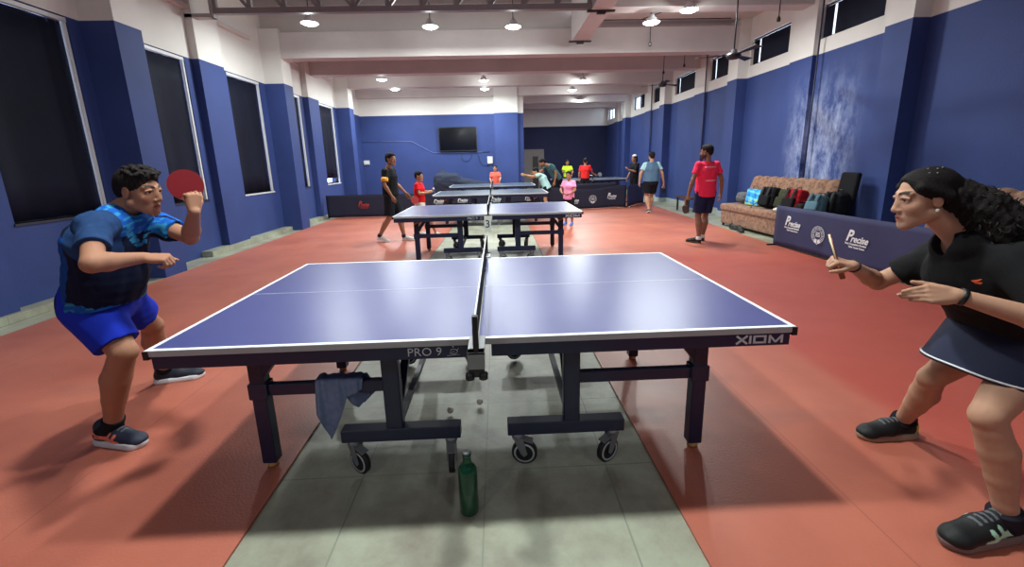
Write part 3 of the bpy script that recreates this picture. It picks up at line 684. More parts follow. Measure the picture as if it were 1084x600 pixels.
_b = M_gglass.node_tree.nodes['Principled BSDF']; _b.inputs['Base Color'].default_value = (.015, .13, .06, 1); _b.inputs['Roughness'].default_value = .06; _b.inputs['Transmission Weight'].default_value = .55; _b.inputs['IOR'].default_value = 1.45
bt = empty('glass_bottle', (-.064, -.853, 0), 'dark green glass bottle standing on the stone strip in front of the table', 'bottle')
MB().lathe([(0, .0), (.037, 0), (.041, .006), (.041, .195), (.039, .212), (.030, .228), (.019, .240), (.0165, .27), (.0185, .272), (.0185, .285), (.0135, .287), (.0115, .285), (.0115, .272), (.013, .244), (.027, .228), (.0365, .21), (.0385, .19), (.0385, .01), (0, .008)], (-.064, -.853, 0), 32).build('bottle_body', M_gglass, bt)
MB().lathe([(0, .284), (.013, .284), (.0172, .286), (.0172, .291), (.013, .293), (0, .292)], (-.064, -.853, 0), 20).build('bottle_rim', M_castg, bt)
M_ball = mat('ball_plastic', (226, 216, 200), .4)
def ball(p, lab):
    b = MB(); bmesh.ops.create_icosphere(b.bm, subdivisions=3, radius=.02, matrix=Matrix.Translation(p)); [setattr(f, 'smooth', True) for f in b.bm.faces]
    return tag(b.build('table_tennis_ball', M_ball, origin=p), lab, 'ball', 'loose balls')
ball((-.225, -.111, .02), 'off-white ball lying on the stone floor under the near table, left one of the two')
ball((-.050, -.033, .02), 'off-white ball on the floor under the near table, right one directly below the net')
ball((4.22, 10.62, .02), 'small ball on the red floor at the end of the far right navy barrier')

# ================================================================== BARRIERS
M_cloth = mat('navy_barrier_cloth', (44, 46, 84), .8, var=.08, scale=3, bump=.1, bscale=250)
M_cloth2 = mat('dark_navy_barrier_cloth', (28, 30, 52), .8, var=.08, scale=3, bump=.1, bscale=250)
M_redlet = mat('red_lettering', (190, 60, 60), .6)
def emblem(fr, R, m, parent):
    """round crest: double ring with ticks round it, a book-like block inside and two small bats below"""
    b = MB(); f = lambda x, y: fr @ Vector((x, y, 0)); zn = (fr.to_3x3() @ Vector((0, 0, 1)))
    for r in (R, R*.62):
        for k in range(40):
            a, c = 2*PI*k/40, 2*PI*(k+1)/40; w = R*.045
            b.prism([f(r*math.cos(a), r*math.sin(a)), f(r*math.cos(c), r*math.sin(c)), f((r-w)*math.cos(c), (r-w)*math.sin(c)), f((r-w)*math.cos(a), (r-w)*math.sin(a))], zn*.001)
    for k in range(26):
        a = 2*PI*k/26+.1; 
        if 4.1 < a < 5.3: continue
        w = .09 if k % 3 else .05
        b.prism([f(R*.70*math.cos(a), R*.70*math.sin(a)), f(R*.90*math.cos(a), R*.90*math.sin(a)), f(R*.90*math.cos(a+w), R*.90*math.sin(a+w)), f(R*.70*math.cos(a+w), R*.70*math.sin(a+w))], zn*.001)
    for j in range(4):
        y = -R*.22+j*R*.15; b.prism([f(-R*.36, y), f(R*.36, y), f(R*.33, y+R*.07), f(-R*.33, y+R*.07)], zn*.001)
    for sx in (-1, 1):
        pts = [f(sx*R*.26+R*.22*math.cos(2*PI*k/12), -R*.78+R*.24*math.sin(2*PI*k/12)) for k in range(12)]; b.prism(pts, zn*.0015)
        b.prism([f(sx*R*.1, -R*1.0), f(sx*R*.2, -R*.9), f(sx*R*.02, -R*1.18), f(-sx*R*.06, -R*1.12)], zn*.0012)
    return b.build('crest', m, parent)
def precise(fr, m, parent, s=1.0, nm='lettering'):
    mt = fr; o = []
    o.append(text_mesh(nm, 'P', .21*s, mt @ Matrix.Translation((-.118*s, .045*s, 0)), m, parent, shear=.35, offset=.006*s, sx=.85))
    o.append(text_mesh(nm, 'recise', .125*s, mt @ Matrix.Translation((.045*s, .012*s, 0)), m, parent, shear=.35, offset=.003*s, sx=.88))
    o.append(text_mesh(nm, 'Most Competitive Moulded', .033*s, mt @ Matrix.Translation((.0, -.055*s, 0)), m, parent, offset=.0012*s, sx=.9))
    o.append(text_mesh(nm, 'Table Tennis Covers', .033*s, mt @ Matrix.Translation((.02*s, -.095*s, 0)), m, parent, offset=.0012*s, sx=.9))
    return tmerge(o)
def barrier(name_label, A, B, h, m, sagtop=.0, parts=(), grp='navy court barriers', sag_bot=0):
    """cloth panel on a tube frame from A to B (x,y)"""
    A = Vector((*A, 0)); B = Vector((*B, 0)); d = (B-A); L = d.length; d.normalize(); n = d.cross(Vector((0, 0, 1)))
    t = empty('court_barrier', A, name_label, 'barrier', grp)
    def fn(u, v):
        p = A+d*L*u; k = math.sin(PI*u); w = .008*math.sin(u*L*5)+.006*math.sin(u*L*11+v*3)*(1-v)
        z = .02+v*(h-.02)-sagtop*k*k*v+.012*(1-v)*math.sin(u*L*2.2)**2; return p+n*w+Vector((0, 0, z))
    MB().sheet(fn, max(12, int(L*12)), 8, n*.006).build('cloth_cover', m, t)
    MB().tube([A+n*.0+Vector((0,0,h-.03)), A+Vector((0,0,.02)), B+Vector((0,0,.02)), B+Vector((0,0,h-.03))], .009, 6).build('frame_tube', M_black, t)
    for p in (A+d*.03, B-d*.03): MB().bar(p-n*.13+Vector((0,0,.012)), p+n*.13+Vector((0,0,.012)), .022, .022).build('foot', M_black, t)
    return t, A, d, n
tR, *_ = barrier('navy branded barrier running beside the woman in black, in front of the brown sofas', (4.77, 4.44), (4.77, -1.6), .672, M_cloth)
fr = lambda y, z: frame((4.752, y, z), (0, -1, 0), (0, 0, 1))
precise(fr(4.02, .40), M_let, tR, 1.0); emblem(fr(3.46, .335), .125, M_let, tR); precise(fr(2.80, .37), M_let, tR, 1.0)

tL, *_ = barrier('dark navy barrier with a red logo at the far left by the windows', (-4.88, 10.05), (-2.35, 10.05), .66, M_cloth2)
precise(frame((-3.82, 10.035, .36), (1, 0, 0), (0, 0, 1)), M_redlet, tL, .9)
tM, *_ = barrier('long dark barrier with several white logos behind the third table', (-2.3, 10.12), (1.55, 10.4), .66, M_cloth2)
for x in (-1.65, -.95, .05, 1.07): precise(frame((x, 10.10+.073*(x+2.3), .40), (1, .073, 0), (0, 0, 1)), M_let, tM, .85)
tC, *_ = barrier('sagging dark navy barrier with a round crest right of the pink-clad child', (1.62, 10.38), (4.15, 10.75), .70, M_cloth2, .10)
fq = lambda x, z: frame((x, 10.355+.146*(x-1.62), z), (1, .146, 0), (0, 0, 1))
precise(fq(2.45, .27), M_let, tC, .85); emblem(fq(3.05, .30), .12, M_let, tC); precise(fq(3.66, .36), M_let, tC, .85)
barrier('plain navy barrier panel standing just left of the man in the grey-blue shirt', (4.2, 10.8), (5.1, 11.9), .68, M_cloth)
barrier('plain dark barrier across the far right room in front of the red-shirted player', (1.55, 12.05), (4.4, 12.7), .68, M_cloth2)

# ================================================================== SOFAS
def sofa_mat():
    m = bpy.data.materials.new('brown_patterned_velour'); m.use_nodes = True; nt = m.node_tree; b = nt.nodes['Principled BSDF']; N = nt.nodes.new; L = nt.links.new
    tc = N('ShaderNodeTexCoord'); v = N('ShaderNodeTexVoronoi'); v.inputs['Scale'].default_value = 16; L(tc.outputs['Object'], v.inputs['Vector'])
    n = N('ShaderNodeTexNoise'); n.inputs['Scale'].default_value = 22; n.inputs['Detail'].default_value = 6; L(tc.outputs['Object'], n.inputs['Vector'])
    ad = N('ShaderNodeMath'); ad.operation = 'MULTIPLY_ADD'; L(v.outputs['Distance'], ad.inputs[0]); ad.inputs[1].default_value = .6; L(n.outputs['Fac'], ad.inputs[2])
    r = N('ShaderNodeValToRGB'); e = r.color_ramp.elements; e[0].position = .45; e[0].color = (*lin((84, 50, 37)), 1); e[1].position = .95; e[1].color = (*lin((142, 102, 76)), 1); L(ad.outputs[0], r.inputs['Fac']); L(r.outputs['Color'], b.inputs['Base Color'])
    b.inputs['Roughness'].default_value = .75; b.inputs['Sheen Weight'].default_value = .2; return m
M_sofa = sofa_mat()
def make_sofa(label):
    # local frame: back along +x side (wall), length along y, centred
    t = empty('sofa', (0, 0, 0), label, 'sofa', 'brown sofas along the right wall'); L = 2.32
    sdf_obj('seat_base', [(rbox((-.10, 0, .20), (.34, L/2, .155), .03), 0)], .02, M_sofa, t)
    sdf_obj('seat_cushion', [(rbox((-.10, 0, .405), (.37, L/2+.01, .075), .05), 0)], .016, M_sofa, t)
    n = 9; pr = []
    for i in range(n):
        y = -L/2+L*(i+.5)/n
        pr.append((cap((.15, y, .44), (.30, y, .98), .10, .085, (0, 1, 0), L/n/2/.085*1.16), .022))
    sdf_obj('tufted_backrest', pr, .014, M_sofa, t)
    for sx in (-.4, .2):
        for y in (-L/2+.08, L/2-.08): MB().lathe([(0, 0), (.022, 0), (.03, .06), (0, .06)], (sx, y, 0), 12).build('leg', M_black, t)
    return t
sf = make_sofa('brown tufted sofa with bags on it, behind the navy barrier'); place(sf, (5.54, 5.62, 0), .03)
s2 = copy_tree(sf); place(s2, (5.52, 1.62, 0)); s2['label'] = 'brown tufted sofa behind the head of the woman in black'
# ================================================================== PEOPLE
M_skin = attr_mat('skin', .6, .22, sss=.12)
M_clothA = attr_mat('clothing', .85, .15, bump=.15, bscale=600)
M_hair = attr_mat('hair', .7, .12, bump=.6, bscale=180)
M_shoe = attr_mat('shoe', .6, .35)
M_eye = attr_mat('eye', .15, .5)
def C3(*rgb): return np.array(lin(rgb))
def rot(v, ax, a):
    ax = nrm(ax); v = V(v); return v*math.cos(a)+np.cross(ax, v)*math.sin(a)+ax*(ax@v)*(1-math.cos(a))
def ortho(f, u):
    u = nrm(u); f = V(f); f = nrm(f-u*(f@u)); return np.cross(f, u), f, u     # right, forward, up
def snoise(X, Y, Z, sc, seed=0):
    r = np.random.RandomState(seed); o = 0
    for i in range(5):
        k = r.normal(size=3)*sc*(1+.5*i); o = o+np.sin(X*k[0]+Y*k[1]+Z*k[2]+r.rand()*6)/(1+.5*i)
    return o/2.5
class Head:
    def __init__(s, c, f, u, sc=1.0, fem=False, child=False):
        s.c = V(c); s.r, s.f, s.u = ortho(f, u); s.sc = sc; s.dk = .92; s.ax = np.array([s.r, s.f, s.u]); s.fem = fem; s.child = child
    def P(s, x, y, z): return s.c+(s.r*x+s.f*y*s.dk+s.u*z)*s.sc
    def E(s, x, y, z, a, b, c): return ell(s.P(x, y, z), (a*s.sc, b*s.sc*s.dk, c*s.sc), s.ax)
    def C(s, p, q, ra, rb=None, **k): return cap(s.P(*p), s.P(*q), ra*s.sc, (ra if rb is None else rb)*s.sc, **k)
    def loc(s, vs): return ((vs-s.c)@s.ax.T)/s.sc/np.array([1, s.dk, 1])
    def prims(s, fine=True):
        k = .018*s.sc; jw = .045 if s.fem or s.child else .054; o = []
        o += [(s.E(0, -.012, .040, .074, .094, .080), 0), (s.E(0, .028, -.012, .061, .066, .082), k)]
        for sg in (-1, 1): o.append((s.C((sg*jw, .0, -.050), (sg*.012, .072, -.094), .023, .018), k))
        o += [(s.E(0, .074, -.096, .017, .017, .016), k*.7), (s.E(0, .060, -.062, .036, .034, .034), k)]
        for sg in (-1, 1):
            o.append((s.E(sg*.038, .058, -.022, .022, .024, .024), k))
            o.append((s.C((sg*.012, .088, .034), (sg*.046, .071, .034), .007, .007), .016*s.sc))
            o.append((s.E(sg*.031, .103, .012, .017, .017, .0105), .010*s.sc, 'sub'))
            # lids
            o.append((s.C((sg*.017, .087, .017), (sg*.032, .0895, .0205), .0062), .003*s.sc)); o.append((s.C((sg*.032, .0895, .0205), (sg*.046, .079, .016), .0062), .003*s.sc))
            o.append((s.C((sg*.018, .0865, .004), (sg*.044, .080, .005), .0042), .004*s.sc))
        ny = .113 if not s.child else .106
        if s.fem: ny = .111
        o += [(s.C((0, .086, .024), (0, ny-.006, -.024), .0075, .0105), .016*s.sc), (s.E(0, ny-.006, -.030, .0125, .0125, .0105), .008*s.sc)]
        for sg in (-1, 1): o.append((s.E(sg*.0125, ny-.015, -.033, .0075, .0105, .0075), .006*s.sc))
        o += [(s.C((-.019, .086, -.060), (0, .097, -.056), .0058), .005*s.sc), (s.C((.019, .086, -.060), (0, .097, -.056), .0058), .005*s.sc)]
        o += [(s.C((-.015, .087, -.069), (.015, .087, -.069), .0068), .006*s.sc)]
        o.append((s.C((-.022, .098, -.0632), (.022, .098, -.0632), .0022), .002*s.sc, 'sub'))
        for sg in (-1, 1):
            o.append((s.E(sg*.077, -.004, .004, .0085, .0190, .0300), .005*s.sc)); o.append((s.E(sg*.088, .003, .006, .006, .010, .018), .004*s.sc, 'sub'))
        return o
    def color(s, vs, base, hair=(.01, .008, .007), beard=0.0, lip=None):
        q = s.loc(vs); x, y, z = np.abs(q[:, 0]), q[:, 1], q[:, 2]; col = np.tile(base, (len(vs), 1)); near = (np.abs(q).max(1) < .2)
        lipc = base*np.array([1.0, .62, .6])*.95 if lip is None else lip
        w = near & (x < .022) & (y > .075) & (z < -.052) & (z > -.077) & (np.abs(z+.0635) < .0125-(x/.022)**2*.008); col[w] = lipc
        w = near & (x < .02) & (y > .08) & (np.abs(z+.0632) < .0022); col[w] = lipc*.45
        ck = np.exp(-((x-.04)/.02)**2-((z+.025)/.02)**2)*(y > .03)*near; col = col*(1-ck[:, None]*np.array([0, .12, .12]))
        w = near & (x > .011) & (x < .050) & (y > .055) & (np.abs(z-(.034+.006*np.sin((x-.011)*60))) < .0058); col[w] = np.array(hair)*1.2+base*.04
        w = near & (y > .07) & (x < .048) & (x > .016) & (np.abs(z-(.0195-((x-.031)/.016)**2*.003)) < .0022); col[w] = col[w]*.3
        if beard > 0:
            w = near & (z < -.035) & (y > -.02) & (z > -.14); b = np.clip((-.03-z)/.02, 0, 1)*w; lipm = (x < .02) & (z > -.075) & (z < -.052); b = b*~lipm; col = col*(1-b[:, None]*beard)+np.array(hair)*(b*beard)[:, None]
        return col
    def eyes(s, parent, gaze=(0, 1, 0)):
        for sg in (-1, 1):
            c = s.P(sg*.0315, .0755, .0115); me = bmesh.new(); bmesh.ops.create_uvsphere(me, u_segments=20, v_segments=14, radius=.0128*s.sc)
            m = bpy.data.meshes.new('eye'); me.to_mesh(m); me.free(); n = len(m.vertices); co = np.zeros(n*3); m.vertices.foreach_get('co', co); co = co.reshape(-1, 3)
            g = nrm(s.r*gaze[0]+s.f*gaze[1]+s.u*gaze[2]); d = (co/np.linalg.norm(co, axis=1)[:, None])@g
            col = np.tile(C3(176, 160, 150), (n, 1)); col[d > .80] = C3(45, 26, 16); a = m.color_attributes.new('Col', 'FLOAT_COLOR', 'POINT'); cc = np.ones((n, 4)); cc[:, :3] = col; a.data.foreach_set('color', cc.astype(np.float32).ravel())
            for p in m.polygons: p.use_smooth = True
            m.transform(Matrix.Translation(c)); link_mesh('eye', m, M_eye, parent)
def hand(wr, d, n, s=1.0, side=1, curl=(.3, .35, .4, .45), spread=.06, thumb=.4, tcurl=.3, tup=.25):
    """wr wrist; d towards fingers; n palm normal; side picks the thumb side (+1: thumb along d x n)"""
    d = nrm(d); n = V(n); n = nrm(n-d*(n@d)); t = np.cross(d, n)*side; wr = V(wr); o = []
    K = []
    for i, off in enumerate((.028, .0095, -.009, -.0265)):
        kn = wr+(d*(.088-.004*abs(i-1))+t*off-n*.004)*s; K.append(kn)
        o.append((cap(wr+(d*.012+t*off*.62)*s, kn, .0135*s, .0112*s), .010*s))
    o.append((ell(wr+(d*.035+t*.022+n*.007)*s, (.016*s, .028*s, .015*s), np.array([t, d, n])), .01*s))     # thenar
    o.append((ell(wr+(d*.045-t*.012+n*.004)*s, (.024*s, .036*s, .012*s), np.array([t, d, n])), .01*s))
    for i, ln in enumerate((.072, .080, .075, .060)):
        p = K[i]; a = 0; dd = rot(d, n, (-1 if side > 0 else 1)*spread*(1.5-i)*-1); c = curl[i] if hasattr(curl, '__len__') else curl
        ax = np.cross(dd, n)
        for j, (f, ra, rb) in enumerate(((.44, .0092, .0084), (.31, .0084, .0078), (.25, .0078, .0066))):
            a += c*(1.0, 1.25, .8)[j]; v = rot(dd, ax, a); q = p+v*ln*f*s; o.append((cap(p, q, ra*s, rb*s), .0025*s)); p = q
    p = wr+(d*.022+t*.024+n*.006)*s; td = nrm(d*math.cos(thumb)+t*math.sin(thumb)*1.2+n*tup)
    for f, ra, rb in ((.040, .0130, .0105), (.032, .0105, .0092), (.026, .0092, .0072)):
        q = p+td*f*s; o.append((cap(p, q, ra*s, rb*s), .005*s)); p = q; td = nrm(td+(d-t*.5+n*.4)*tcurl)
    return o
def fist_curl(): return (1.15, 1.2, 1.25, 1.3)
def arm(sh, el, wr, s=1.0, side=None):
    sh, el, wr = V(sh), V(el), V(wr); m = el+(wr-el)*.28
    return [(ell(sh, (.056*s,)*3), .03), (cap(sh, el, .047*s, .039*s), .02), (cap(el, m, .038*s, .0405*s), .015), (cap(m, wr, .0405*s, .0255*s), .015)]
def leg(hip, kn, an, s=1.0, back=None):
    hip, kn, an = V(hip), V(kn), V(an); d = an-kn; b = V(back) if back is not None else V(0, 0, 0); c = kn+d*.30+b*.014*s
    g = lambda t, o=0.0: kn+d*t+b*o*s
    o = [(cap(hip, kn, .086*s, .051*s), .01), (cap(kn, g(.14, .004), .051*s, .051*s), .008), (cap(g(.14, .004), g(.34, .014), .051*s, .058*s), .008), (cap(g(.34, .014), g(.6, .008), .058*s, .047*s), .008),
         (cap(g(.6, .008), g(.86), .047*s, .0355*s), .008), (cap(g(.86), an, .0355*s, .0345*s), .008), (ell(kn-b*.022*s+d*.02, (.036*s,)*3), .015), (ell(an, (.036*s,)*3), .01)]
    return o
def torso(pel, che, nek, shR, shL, s=1.0, fem=False, belly=0.0, lat=None):
    pel, che, nek, shR, shL = map(V, (pel, che, nek, shR, shL)); lc = nrm(shR-shL); lp = lc if lat is None else nrm(lat)
    w = pel+(che-pel)*.45
    o = [(cap(pel, w, .115*s, .100*s+belly, lp, 1.38), .03), (cap(w, che, .100*s+belly, .112*s, lc, 1.38), .04), (cap(che, che+(nek-che)*.45, .110*s, .085*s, lc, 1.45), .04),
         (cap(che*.3+nek*.7+(shR-shL)*.18, shR, .05*s, .052*s), .03), (cap(che*.3+nek*.7-(shR-shL)*.18, shL, .05*s, .052*s), .03)]
    return o
def person_body(name, prims, h, mat_, origin, colf, fine=(), extra=None):
    """one continuous skin surface; fine: boxes (lo,hi,h) re-sampled at a finer step"""
    ad = [p for p in prims if len(p) < 3]; lo = np.min([p[0][1] for p in ad], 0)-.03; hi = np.max([p[0][2] for p in ad], 0)+.03
    def run(lo, hi, h, excl):
        F = Field(lo, hi, h)
        for p in prims: F.add(p[0], p[1], len(p) > 2)
        for (a, b, hh) in excl:
            g = [F.lo[i]+np.arange(F.n[i])*F.h for i in range(3)]; c = (V(a)+V(b))/2; hs = (V(b)-V(a))/2-h*1.5
            q = np.maximum(np.maximum(np.abs(g[0][:, None, None]-c[0])-hs[0], np.abs(g[1][None, :, None]-c[1])-hs[1]), np.abs(g[2][None, None, :]-c[2])-hs[2])
            F.A = np.maximum(F.A, -q.astype(np.float32))
        vs, q = F.mesh(); return smooth_mesh(vs, q, 2, .5), q
    parts = [run(lo, hi, h, fine)]+[run(a, b, hh, ()) for (a, b, hh) in fine]
    vs = np.concatenate([p[0] for p in parts]); off = 0; fs = []
    for p in parts: fs.append(p[1]+off); off += len(p[0])
    return np_obj(name, vs, np.concatenate(fs), mat_, None, origin, colf(vs))
def shoe(parent, heel, d, s=1.0, u=(0, 0, 1), base=(30, 32, 44), sole=(214, 214, 214), stripe=None, accent=None, h=.004, sock=None, side=1, ankle=None, joint=None):
    """heel: point on the floor at the back of the heel; d: pointing direction"""
    r, f, u = ortho(d, u); H = V(heel); ax = np.array([f, r, u])
    P = lambda x, y, z: H+(f*x+r*y+u*z)*s
    S = [(cap(P(.045, 0, .014), P(.225, .004*side, .014), .040*s, .044*s), 0), (cap(P(.225, .004*side, .016), P(.255, .0, .02), .040*s, .026*s), .01)]
    S = [(half(half(p[0], P(0, 0, .030), u), P(0, 0, .0005), -u), p[1]) for p in S]
    sdf_obj('sole', S, h, M_shoe, parent, None, lambda vs: np.tile(C3(*sole), (len(vs), 1)))
    U = [(cap(P(.045, 0, .045), P(.15, 0, .045), .034*s, .036*s), 0), (cap(P(.15, 0, .043), P(.225, 0, .030), .036*s, .034*s, r, 1.12), .02), (ell(P(.24, 0, .030), (.040*s, .036*s, .024*s), ax), .02),
         (cap(P(.058, 0, .06), P(.058, 0, .088), .038*s, .036*s), .02), (cap(P(.10, 0, .075), P(.17, 0, .052), .022*s, .022*s), .02)]
    def col(vs):
        q = (vs-H)@ax.T/s; x, y, z = q[:, 0], q[:, 1], q[:, 2]; c = np.tile(C3(*base), (len(vs), 1))
        if stripe is not None:
            sc = C3(*stripe); m = np.zeros(len(vs), bool)
            for (x0, z0, x1, z1, w) in ((.03, .072, .165, .036, .006), (.05, .050, .175, .032, .006), (.105, .030, .128, .070, .007), (.135, .030, .158, .064, .007)):
                t = np.clip(((x-x0)*(x1-x0)+(z-z0)*(z1-z0))/((x1-x0)**2+(z1-z0)**2), 0, 1); m |= np.hypot(x-x0-(x1-x0)*t, z-z0-(z1-z0)*t) < w
            c[m & (np.abs(y) > .022)] = sc
        if accent is not None: c[(x < .045) & (z < .07)] = C3(*accent)
        lace = (np.abs(y) < .017) & (x > .085) & (x < .18) & (np.sin(x*330) > .3) & (z > .05); c[lace] = C3(*base)*.4+C3(150, 155, 165)*.35
        return c
    sdf_obj('shoe_upper', [(half(p[0], P(0, 0, .016), -u), p[1]) for p in U], h, M_shoe, parent, None, col)
    if sock is not None and joint is not None:
        a = P(.066, 0, .072); b = V(ankle); an_ = V(joint); sdf_obj('sock', [(cap(a, an_, .040*s, .042*s), 0), (cap(an_, b, .0415*s, .0435*s, flat=True), .01)], h, M_clothA, parent, None, C3(*sock))
def paddle(center, n, hd, label, front=(150, 28, 38), back=(22, 22, 24), edge=(205, 190, 150), grip=(150, 100, 60), group=None, r=.077):
    """n: blade normal towards the 'front' rubber; hd: direction from blade centre to the end of the handle"""
    c = V(center); n = nrm(n); hd = V(hd); hd = nrm(hd-n*(hd@n)); x = np.cross(n, hd)
    t = empty('table_tennis_bat', Vector(c), label, 'bat', group); Vc = lambda a, b, h: Vector(c+x*a+hd*b+n*h)
    out = []
    for k in range(41):
        a = PI*.5+.36+(2*PI-.72)*k/40; out.append((r*math.cos(a), r*math.sin(a)*1.02))
    def slab(pts, h0, h1, m, nm): MB().prism([Vc(a, b, h0) for a, b in pts], Vector(n*(h1-h0))).build(nm, m, t, bevel=0)
    full = out+[(-.014, .082), (-.013, .09), (.013, .09), (.014, .082)] if False else out
    slab(full, -.003, .003, mat('bat_wood_%d' % edge[0], edge, .6), 'blade')
    cut = [(a*.992, min(b, r*.80)) for a, b in out]
    slab(cut, .003, .0055, mat('rubber_%d_%d' % front[:2], front, .4), 'rubber'); slab(cut, -.0055, -.003, mat('rubber_%d_%d' % back[:2], back, .4), 'rubber')
    b = MB(); pts = []
    b.prism([Vc(-.017, r*.72, -.010), Vc(.017, r*.72, -.010), Vc(.013, r*1.25, -.011), Vc(.0165, r*2.25, -.011), Vc(-.0165, r*2.25, -.011), Vc(-.013, r*1.25, -.011)], Vector(n*.022))
    b.build('handle', mat('bat_grip', grip, .6), t, bevel=.003); return t
def folds(seed, amp, sc=45, gz=None):
    def f(X, Y, Z): return amp*snoise(X, Y, Z*.55, sc, seed)
    return f
# ------------------------------------------------------------------ the boy in blue at the near table (left)
SK1 = C3(164, 118, 94); SK2 = C3(180, 138, 114); SK3 = C3(156, 112, 90)
HAIR = (.010, .008, .008)
def boy():
    J = dict(head=V(-1.712, -.20, 1.378), neck=V(-1.81, -.22, 1.30), che=V(-1.90, -.22, 1.14), pel=V(-2.035, -.20, .845), shR=V(-1.775, -.41, 1.235), shL=V(-1.84, -.03, 1.22),
        elR=V(-1.645, -.60, 1.10), wrR=V(-1.570, -.425, 1.085), elL=V(-1.575, -.10, 1.125), wrL=V(-1.425, -.25, 1.275),
        hipR=V(-2.03, -.27, .81), hipL=V(-2.06, -.08, .79), knR=V(-1.862, -.32, .575), knL=V(-2.12, .18, .53), anR=V(-2.085, -.25, .09), anL=V(-2.32, .45, .085))
    H = Head(J['head'], (1.0, -.03, -.14), (.12, -.02, .98), .99)
    pr = torso(J['pel'], J['che'], J['neck'], J['shR'], J['shL'], .98)
    pr += [(cap(J['neck']-V(.03, 0, .03), H.P(0, -.025, -.045), .056, .052), .02)]
    hp = H.prims(); pr += hp
    pr += arm(J['shR'], J['elR'], J['wrR'], 1.0)+arm(J['shL'], J['elL'], J['wrL'], 1.0)
    pr += leg(J['hipR'], J['knR'], J['anR'], 1.16, (-1, 0, .1))+leg(J['hipL'], J['knL'], J['anL'], 1.12, (-.8, -.4, .1))
    # right hand: relaxed, knuckles to the camera; left hand: closed on the bat handle
    pr += hand(J['wrR'], (.85, .28, -.16), (.25, .35, -.9), 1.0, side=1, curl=(.8, 1.0, 1.05, 1.1), thumb=.35, tcurl=.2)
    dl = nrm(V(-1.445, -.245, 1.325)-J['wrL'])
    gp = V(-1.438, -.235, 1.345)                      # middle of the bat handle
    dL = nrm((gp-J['wrL'])+V(.03, -.0, .02)); nL = nrm(V(-.7, .55, .2))
    pr += hand(J['wrL'], (-.05, .22, .97), (-.80, .35, -.1), .98, side=-1, curl=(.75, 1.15, 1.2, 1.25), thumb=.5, tcurl=.35)
    base = V(-2.1, .0, 0)
    fine = [(H.c-.155, H.c+V(.16, .16, .17), .0028), (J['wrR']-V(.0, .06, .10), J['wrR']+V(.19, .16, .07), .003), (J['wrL']-V(.11, .09, .012), J['wrL']+V(.10, .13, .16), .003)]
    body = person_body('person', pr, .005, M_skin, base, lambda vs: H.color(vs, SK1, HAIR), fine)
    tag(body, 'boy in dark blue shirt and royal blue shorts crouching left of the near table', 'person')
    H.eyes(body, (.1, 1, -.02))
    # hair: short, wavy, fuller on top
    hr = [(H.E(0, -.016, .050, .082, .099, .082), 0), (H.E(0, .030, .088, .062, .062, .034), .02), (H.E(0, -.075, .01, .062, .035, .055), .02)]
    for i in range(46):
        a = random.uniform(-1.9, 1.9); e = random.uniform(.25, 1.5); x = math.sin(a)*.078*math.cos(e*.8); y = math.cos(a)*.092*math.cos(e*.8)-.008; z = .055+.078*math.sin(e)
        if y > .02 and z < .095: z = .098
        hr.append((H.C((x, y, z), (x*1.05+random.uniform(-.02, .02), y+random.uniform(.005, .025), z+random.uniform(-.012, .006)), random.uniform(.008, .013), .006), .006))
    hr += [(H.E(0, .094, -.022, .076, .062, .094), .006, 'sub'), (H.E(.078, .022, -.03, .03, .03, .045), .005, 'sub'), (H.E(-.078, .022, -.03, .03, .03, .045), .005, 'sub'), (H.E(.078, -.005, -.028, .022, .03, .04), .003, 'sub'), (H.E(-.078, -.005, -.028, .022, .03, .04), .003, 'sub'), (H.E(0, 0, -.13, .12, .12, .075), .01, 'sub')]
    sdf_obj('hair', hr, .0032, M_hair, body, None, np.array(HAIR)*1.5, lambda X, Y, Z: .0022*snoise(X, Y, Z, 210, 3))
    # shirt
    s = 1.0; lc = nrm(J['shR']-J['shL'])
    st = [(cap(J['pel']+V(.035, 0, -.03), J['che']+V(-.01, 0, -.02), .150, .145, lc, 1.30), 0), (cap(J['che'], J['neck']-V(.02, 0, .055), .138, .085, lc, 1.42), .05), (cap(J['shL'], J['shR'], .064, .064), .05), (ell(J['shR'], (.066, .066, .066)), .03),
          (ell(J['pel']*.45+J['che']*.55+V(.045, -.01, -.03), (.13, .17, .15)), .05)]
    eR = J['shR']+(J['elR']-J['shR'])*.60; eL = J['shL']+(J['elL']-J['shL'])*.66
    st += [(cap(J['shR'], eR, .060, .062, flat=True), .03), (cap(J['shL'], eL, .070, .064, flat=True), .03), (H.E(0, -.02, -.14, .066, .066, .03), .02)]
    st += [(cap(J['neck']-V(.0, 0, .05), H.P(0, .0, -.03), .050, .056), .006, 'sub')]
    cu = [(J['pel']+V(0, 0, -.055), (.10, 0, -1))]
    r_, f_, u_ = ortho((1, .15, 0), J['neck']-J['pel'])
    def colS(vs):
        q = (vs-J['che']); y = q@r_; x = q@f_; z = q@u_            # y>0: his right side (towards camera)
        nz = snoise(vs[:, 0], vs[:, 1], vs[:, 2], 26, 5)*.5; n2 = snoise(vs[:, 0]*1.0, vs[:, 1], vs[:, 2]*3, 34, 8)
        navy, blue, mid, cy = C3(18, 25, 50), C3(24, 88, 178), C3(40, 70, 116), C3(52, 138, 184)
        c = np.tile(navy, (len(vs), 1))
        dR = np.linalg.norm(vs-J['shR'], axis=1); m = (dR < .19) & (y > .10); c[m] = mid*.8
        m = (y < -.13+nz*.02); c[m] = blue                            # far sleeve
        band = z+.335+.05*nz; m = (band < .055); c[m] = blue*.85; m = (band < .055) & (n2 > .15); c[m] = cy*.8; m = (band < -.02) & (n2 < -.1); c[m] = C3(20, 60, 140)
        side = (np.abs(y-.145) < .035) & (z < .02) & (x < .08); c[side] = blue*.55+navy*.3
